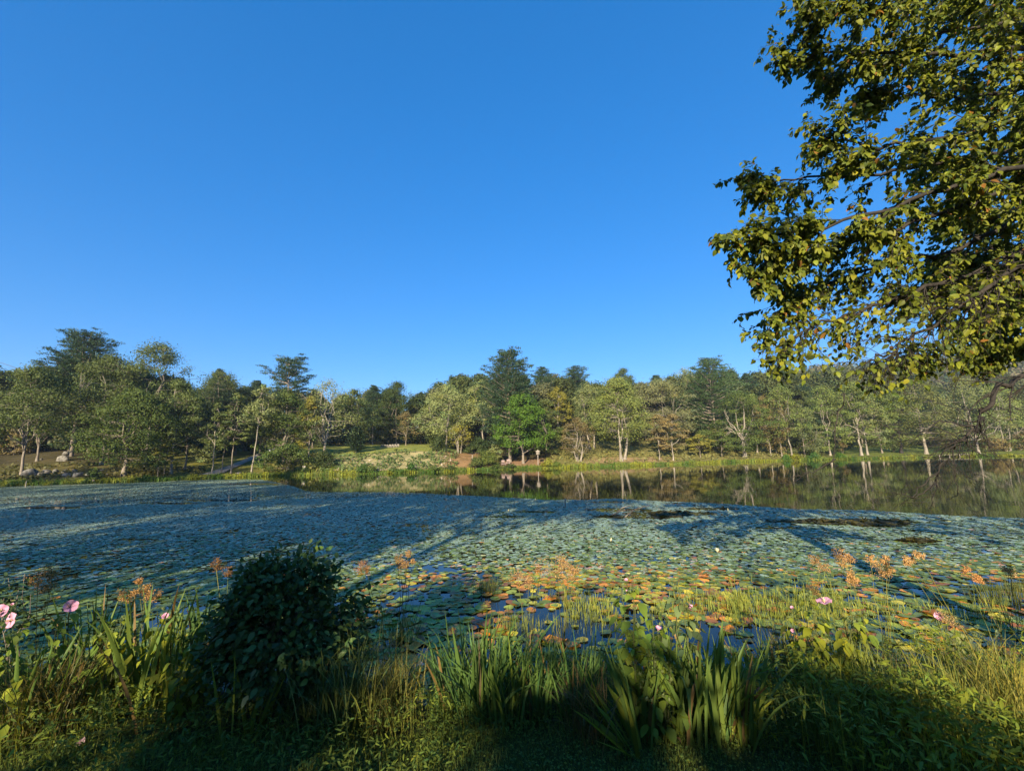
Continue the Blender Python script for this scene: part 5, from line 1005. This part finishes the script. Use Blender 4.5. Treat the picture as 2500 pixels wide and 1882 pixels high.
# ------------------------------------------------------------------ the overhanging tree at the right
r = rng(200); TX, TY = 6.2, 4.0; TB = np.array([TX, TY, float(near_z(TX, TY)) - .2])
over = thing('overhanging_tree', 'near tree reaching in from the right with leafy branches over the water', 'tree', tuple(TB))
wood, fol = MB(), MB()
tr = np.array([TB, [6.15, 4.0, 2.5], [6.3, 4.1, 5.0], [6.2, 4.3, 7.5], [6.4, 4.4, 10.0], [6.3, 4.5, 12.0]]) - TB
tube(wood, tr, [.24, .19, .17, .14, .1, .06], 10)
def trunk_at(z): z = z - TB[2]; return np.array([np.interp(z, tr[:, 2], tr[:, 0]), np.interp(z, tr[:, 2], tr[:, 1]), z]) + TB
LIMBS = [ # (px, py, depth) from the trunk towards the left; r at start; twig density; leafiness
 ([(2560, 895, 3.9), (2460, 940, 3.7), (2405, 985, 3.6), (2392, 1012, 3.6), (2390, 1040, 3.6), (2365, 1062, 3.5), (2325, 1092, 3.5), (2300, 1130, 3.5)], .022, .8, .0),
 ([(2600, 600, 4.2), (2480, 660, 4.2), (2360, 740, 4.1), (2240, 820, 4.0), (2150, 870, 4.0), (2110, 900, 4.0)], .028, 2.2, .14),
 ([(2600, 560, 4.3), (2450, 640, 4.3), (2310, 690, 4.3), (2180, 735, 4.2), (2060, 775, 4.2), (1950, 815, 4.1), (1890, 880, 4.1)], .03, 1.8, .26),
 ([(2600, 470, 4.4), (2440, 560, 4.4), (2300, 620, 4.5), (2150, 650, 4.4), (2000, 700, 4.4), (1920, 750, 4.3), (1870, 810, 4.3)], .03, 1.3, .6),
 ([(2600, 420, 4.0), (2420, 480, 4.0), (2250, 540, 4.0), (2080, 590, 4.0), (1940, 620, 4.0), (1840, 690, 3.9)], .03, 1.1, 1.0),
 ([(2600, 380, 3.8), (2400, 440, 3.8), (2200, 500, 3.8), (2020, 545, 3.8), (1890, 575, 3.8), (1775, 610, 3.8)], .028, 1.1, 1.0),
 ([(2600, 330, 4.3), (2400, 380, 4.3), (2200, 420, 4.3), (2030, 430, 4.3), (1900, 440, 4.3), (1815, 440, 4.3)], .026, 1.0, 1.0),
 ([(2620, 250, 3.9), (2430, 310, 3.9), (2260, 350, 3.9), (2120, 360, 3.9), (2040, 335, 3.9), (2010, 310, 3.9)], .026, 1.0, 1.0),
 ([(2620, 190, 4.4), (2440, 230, 4.4), (2290, 240, 4.4), (2180, 225, 4.4), (2110, 235, 4.4)], .024, 1.2, 1.0),
 ([(2620, 90, 4.0), (2430, 130, 4.0), (2260, 140, 4.0), (2110, 130, 4.0), (1990, 130, 4.0), (1905, 125, 4.0)], .026, 1.1, 1.0),
 ([(2620, 20, 4.3), (2420, 60, 4.3), (2240, 90, 4.3), (2100, 140, 4.3), (1990, 200, 4.3)], .024, 1.1, 1.0),
 ([(2620, -60, 3.7), (2420, -30, 3.7), (2240, -10, 3.7), (2090, 5, 3.7), (1960, 15, 3.7)], .024, 1.1, 1.0),
 ([(2620, -140, 4.2), (2400, -110, 4.2), (2200, -70, 4.2), (2050, -40, 4.2)], .024, 1.1, 1.0),
 ([(2600, 700, 4.8), (2480, 740, 4.8), (2380, 790, 4.8), (2300, 840, 4.7), (2250, 880, 4.7)], .024, 1.1, .9),
 ([(2620, 640, 5.4), (2500, 660, 5.3), (2400, 680, 5.2), (2300, 700, 5.2), (2200, 720, 5.2)], .024, 1.3, 1.0),
 ([(2620, 540, 5.6), (2480, 540, 5.5), (2360, 530, 5.5), (2250, 520, 5.5)], .024, 1.3, 1.0),
 ([(2620, 740, 5.6), (2520, 790, 5.6), (2440, 840, 5.5), (2390, 880, 5.4)], .022, 1.4, 1.0),
 ([(2620, 420, 5.2), (2480, 400, 5.2), (2330, 380, 5.2), (2200, 350, 5.2)], .024, 1.2, 1.0),
 ([(2620, 280, 5.4), (2460, 240, 5.4), (2330, 190, 5.4), (2230, 150, 5.4)], .024, 1.2, 1.0),
 ([(2620, 120, 5.3), (2480, 80, 5.3), (2370, 40, 5.3), (2270, -10, 5.3)], .024, 1.2, 1.0),
 ([(2640, 760, 5.2), (2520, 720, 5.2), (2420, 700, 5.2), (2340, 720, 5.2)], .022, 1.4, 1.0),
 ([(2640, 620, 6.0), (2500, 610, 6.0), (2380, 620, 6.0), (2290, 650, 6.0)], .022, 1.5, 1.0),
 ([(2640, 690, 6.2), (2520, 700, 6.2), (2440, 760, 6.2), (2380, 800, 6.2)], .022, 1.5, 1.0),
 ([(2700, 300, 4.6), (3000, 250, 4.6)], .026, 1.3, 1.0),
 ([(2700, 500, 4.4), (3100, 520, 4.4)], .026, 1.3, 1.0),
 ([(2700, 700, 4.3), (3050, 760, 4.3)], .026, 1.3, 1.0),
 ([(2700, 800, 4.8), (2950, 880, 4.8)], .026, 1.3, 1.0),
 ([(2700, 100, 4.6), (3000, 0, 4.6)], .026, 1.3, 1.0),
 ([(2700, -200, 4.5), (2900, -350, 4.5)], .026, 1.3, 1.0),
 ([(2700, -300, 4.4), (2750, -500, 4.4)], .026, 1.3, 1.0),
 ([(2700, 600, 5.4), (2950, 620, 5.4)], .026, 1.3, 1.0),
 ([(2700, 400, 5.6), (2900, 420, 5.6)], .026, 1.3, 1.0),
 ([(2700, 850, 4.6), (3100, 900, 4.6)], .026, 1.3, 1.0),
]
LP, LD, LN, LL = [], [], [], []
def spawn_leaves(Q, leafy, size):
    seg = np.linalg.norm(np.diff(Q, axis=0), axis=1); Lt = seg.sum(); n = int(Lt / .0175 * leafy)
    if n < 1: return
    s = r.uniform(.12, 1.02, n); cum = np.concatenate([[0], np.cumsum(seg)]) / Lt; i = np.clip(np.searchsorted(cum, s) - 1, 0, len(Q) - 2); f = np.clip((s - cum[i]) / (cum[i + 1] - cum[i] + 1e-9), 0, 1.02)
    P = Q[i] + (Q[i + 1] - Q[i]) * f[:, None]; T = unit(Q[i + 1] - Q[i]); sd = unit(np.cross(T, [0, 0, 1.0])) * r.choice([-1, 1], n)[:, None]
    D = unit(T * .6 + sd * r.uniform(.3, 1.0, (n, 1)) + np.array([0, 0, -1.0]) * r.uniform(.05, .95, (n, 1)) + r.normal(0, .25, (n, 3)))
    Nn = unit(np.array([0, 0, 1.0]) * .75 + np.array([-.22, -.9, .1]) * r.uniform(.1, 1.1, (n, 1)) + r.normal(0, .42, (n, 3)))
    LP.append(P + D * .012); LD.append(D); LN.append(Nn); LL.append(size * r.uniform(.45, 1.5, n))
def twig(P0, d, L, rad, leafy, size, lvl):
    n = 6; Q = [P0]; q = unit(d)
    for _ in range(n - 1):
        q = unit(q + r.normal(0, .16, 3) + np.array([0, 0, -.06])); Q.append(Q[-1] + q * L / (n - 1))
    Q = np.array(Q); tube(wood, Q, np.linspace(rad, max(rad * .3, .0012), n), 4 if lvl == 0 else 3); spawn_leaves(Q, leafy, size)
    if lvl < 2:
        for _ in range(int(r.integers(2, 5)) if lvl == 0 else int(r.integers(1, 3))):
            i = int(r.integers(1, n - 1)); T = unit(Q[i + 1] - Q[i]); twig(Q[i], unit(T * .75 + r.normal(0, .5, 3) + [0, 0, -.12]), L * r.uniform(.35, .65), rad * .55, leafy, size, lvl + 1)
for pl, r0, dens, leafy in LIMBS:
    pts = np.array([at_Y(*a) for a in pl]); st = trunk_at(np.clip(pts[0][2] - .3, 1.0, 11.0)); pts = np.vstack([[st], pts]) - TB
    # finer, slightly crooked polyline
    tt = np.linspace(0, len(pts) - 1, 4 * len(pts)); Q = np.stack([np.interp(tt, np.arange(len(pts)), pts[:, k]) for k in range(3)], 1)
    Q[2:-1] += r.normal(0, .018, Q[2:-1].shape); rad = np.linspace(r0 * 1.15, r0 * .12 + .001, len(Q)); tube(wood, Q, rad, 7)
    seg = np.linalg.norm(np.diff(Q, axis=0), axis=1); Lt = seg.sum(); nt_ = int(Lt * 14 * dens)
    for _ in range(nt_):
        i = int(np.clip(r.beta(1.7, 1.0) * (len(Q) - 1), 5, len(Q) - 2)); T = unit(Q[i + 1] - Q[i]); sd = r.normal(0, 1, 3) * [1, .8, 1]; sd = unit(sd - T * (sd @ T))
        Lw = r.uniform(.22, .55) * (1.1 - .65 * (i / len(Q)) ** 3) * (1.15 if leafy < .2 else 1)
        twig(Q[i], unit(T * .8 + sd * r.uniform(.4, 1.0) + [-.1, 0, -.15]), Lw, max(.0022, rad[i] * .35), leafy, .054, 0)
# the two bare twigs that hang to the water
for pl in ([(2060, 960, 3.9), (2042, 1040, 3.9), (2038, 1120, 3.9), (2036, 1190, 3.9)], [(2038, 1120, 3.9), (1990, 1150, 3.9), (1935, 1165, 3.9)], [(2300, 1130, 3.5), (2285, 1180, 3.5), (2275, 1230, 3.5), (2272, 1260, 3.5)], [(2390, 1040, 3.6), (2290, 1030, 3.6), (2260, 1050, 3.6), (2220, 1080, 3.6)],
           [(2325, 1092, 3.5), (2332, 1150, 3.5), (2335, 1210, 3.5), (2310, 1226, 3.5)], [(2390, 1022, 3.6), (2400, 1022, 3.6), (2408, 1023, 3.6)], [(2300, 1130, 3.5), (2260, 1180, 3.5), (2220, 1215, 3.5), (2200, 1200, 3.5)], [(2350, 1075, 3.5), (2390, 1110, 3.5), (2425, 1115, 3.5)], [(2285, 1180, 3.5), (2240, 1215, 3.5), (2180, 1200, 3.5)]):
    pts = np.array([at_Y(*a) for a in pl]) - TB; tt = np.linspace(0, len(pts) - 1, 4 * len(pts)); Q = np.stack([np.interp(tt, np.arange(len(pts)), pts[:, k]) for k in range(3)], 1); Q[1:-1] += r.normal(0, .008, Q[1:-1].shape); tube(wood, Q, np.linspace(.007, .0016, len(Q)), 4)
    for _ in range(5): i = int(r.integers(3, len(Q) - 1)); twig(Q[i], unit(unit(Q[i] - Q[i - 1]) + r.normal(0, .7, 3)), r.uniform(.1, .3), .002, 0.0, .06, 1)
P = np.concatenate(LP); D = np.concatenate(LD); Nn = np.concatenate(LN); Lf = np.concatenate(LL); n = len(P)
c = tint(r, n, (.15, .172, .018), .3, .10); u = r.random(n); dk = (u > .05) & (u < .3); c[dk] = tint(r, int(dk.sum()), (.075, .105, .018), .2, .08); c[u < .02] = tint(r, int((u < .02).sum()), (.25, .12, .03), .2, .05); c[(u > .9)] = tint(r, int((u > .9).sum()), (.25, .25, .025), .15, .06)
leaves(fol, P, D, Nn, Lf, Lf * r.uniform(.5, .7, n), c, r.uniform(0, .45, n), r.uniform(.05, .4, n), r)
print('overhanging leaves', n)
wood.build('branches', M_DARK, over, sm=True); fol.build('foliage', M_OVER, over)

# ------------------------------------------------------------------ trees behind the camera whose shade lies on the lawn and the pond
def shade_tree(x, y, H, Wd, bot, seed, lab, clumps=70, cr=1.9, leaf=.5, per=62):
    q = rng(seed); wd, cr_ = broadleaf(q, H, Wd, bot, clumps, per, leaf, cr, .6, GR, fork=min(bot, .35) + .08, inner=.3)
    t = thing('shade_tree', lab, 'tree', (x, y, float(near_z(x, y))), 'trees standing behind the camera'); wd.build('trunk', M_BARK, t, sm=True); cr_.build('crown', M_LEAF, t)
SHT = [(-34, -8, 24, 16, .15), (-24, -14, 25, 15, .12), (-18, -9, 21, 11, .2), (-14, -12, 20, 8.5, .36), (-8.6, -12, 21, 13.5, .53), (11.5, -10, 19, 11, .15), (17, -12, 20, 13, .12), (26, -12, 20, 14, .12), (-44, -2, 26, 16, .1), (-30, 4, 19, 12, .2), (-60, -8, 33, 17, .1), (-72, -6, 34, 17, .1), (-84, 0, 33, 17, .1)]
for q, a in enumerate(SHT): shade_tree(*a, 900 + q, 'leafy shade tree on the bank behind the viewpoint', 110 if a[0] < -5 else 75)
def shade_bush(x, y, H, Wd, seed):
    q = rng(seed); wd, cr_ = broadleaf(q, H, Wd, .03, 46, 46, .38, 1.0, .7, GR, fork=.15, stems=3, inner=.2, dome=.55)
    t = thing('shade_bush', 'tall shrub on the bank behind the viewpoint', 'shrub', (x, y, float(near_z(x, y))), 'shrubs standing behind the camera'); wd.build('stem', M_BARK, t); cr_.build('foliage', M_LEAF, t)
for q, (x, H, Wd) in enumerate(((-12, 5.4, 4.5), (-9, 5.0, 4.5), (-5.9, 6.2, 3.0), (-3.2, 5.1, 4.0), (-.9, 4.8, 3.3), (2.2, 3.6, 3.6), (5.2, 4.6, 4.4), (8.5, 5.5, 4.5))): shade_bush(x, -10 - .6 * (q % 2), H, Wd, 950 + q)
# ------------------------------------------------------------------ thin summer haze
ma = bpy.data.materials.new('haze'); ma.use_nodes = True; t = ma.node_tree; t.nodes.clear()
o_ = t.nodes.new('ShaderNodeOutputMaterial'); v_ = t.nodes.new('ShaderNodeVolumePrincipled'); v_.inputs['Color'].default_value = (.82, .9, 1, 1); v_.inputs['Density'].default_value = .00028; v_.inputs['Anisotropy'].default_value = .2
t.links.new(v_.outputs[0], o_.inputs['Volume'])
mb = MB(); box(mb, (0, 150, 24.5), (1400, 640, 61))
tag(mb.build('haze', ma), 'thin haze of a summer evening over the pond', 'haze', None, 'stuff')
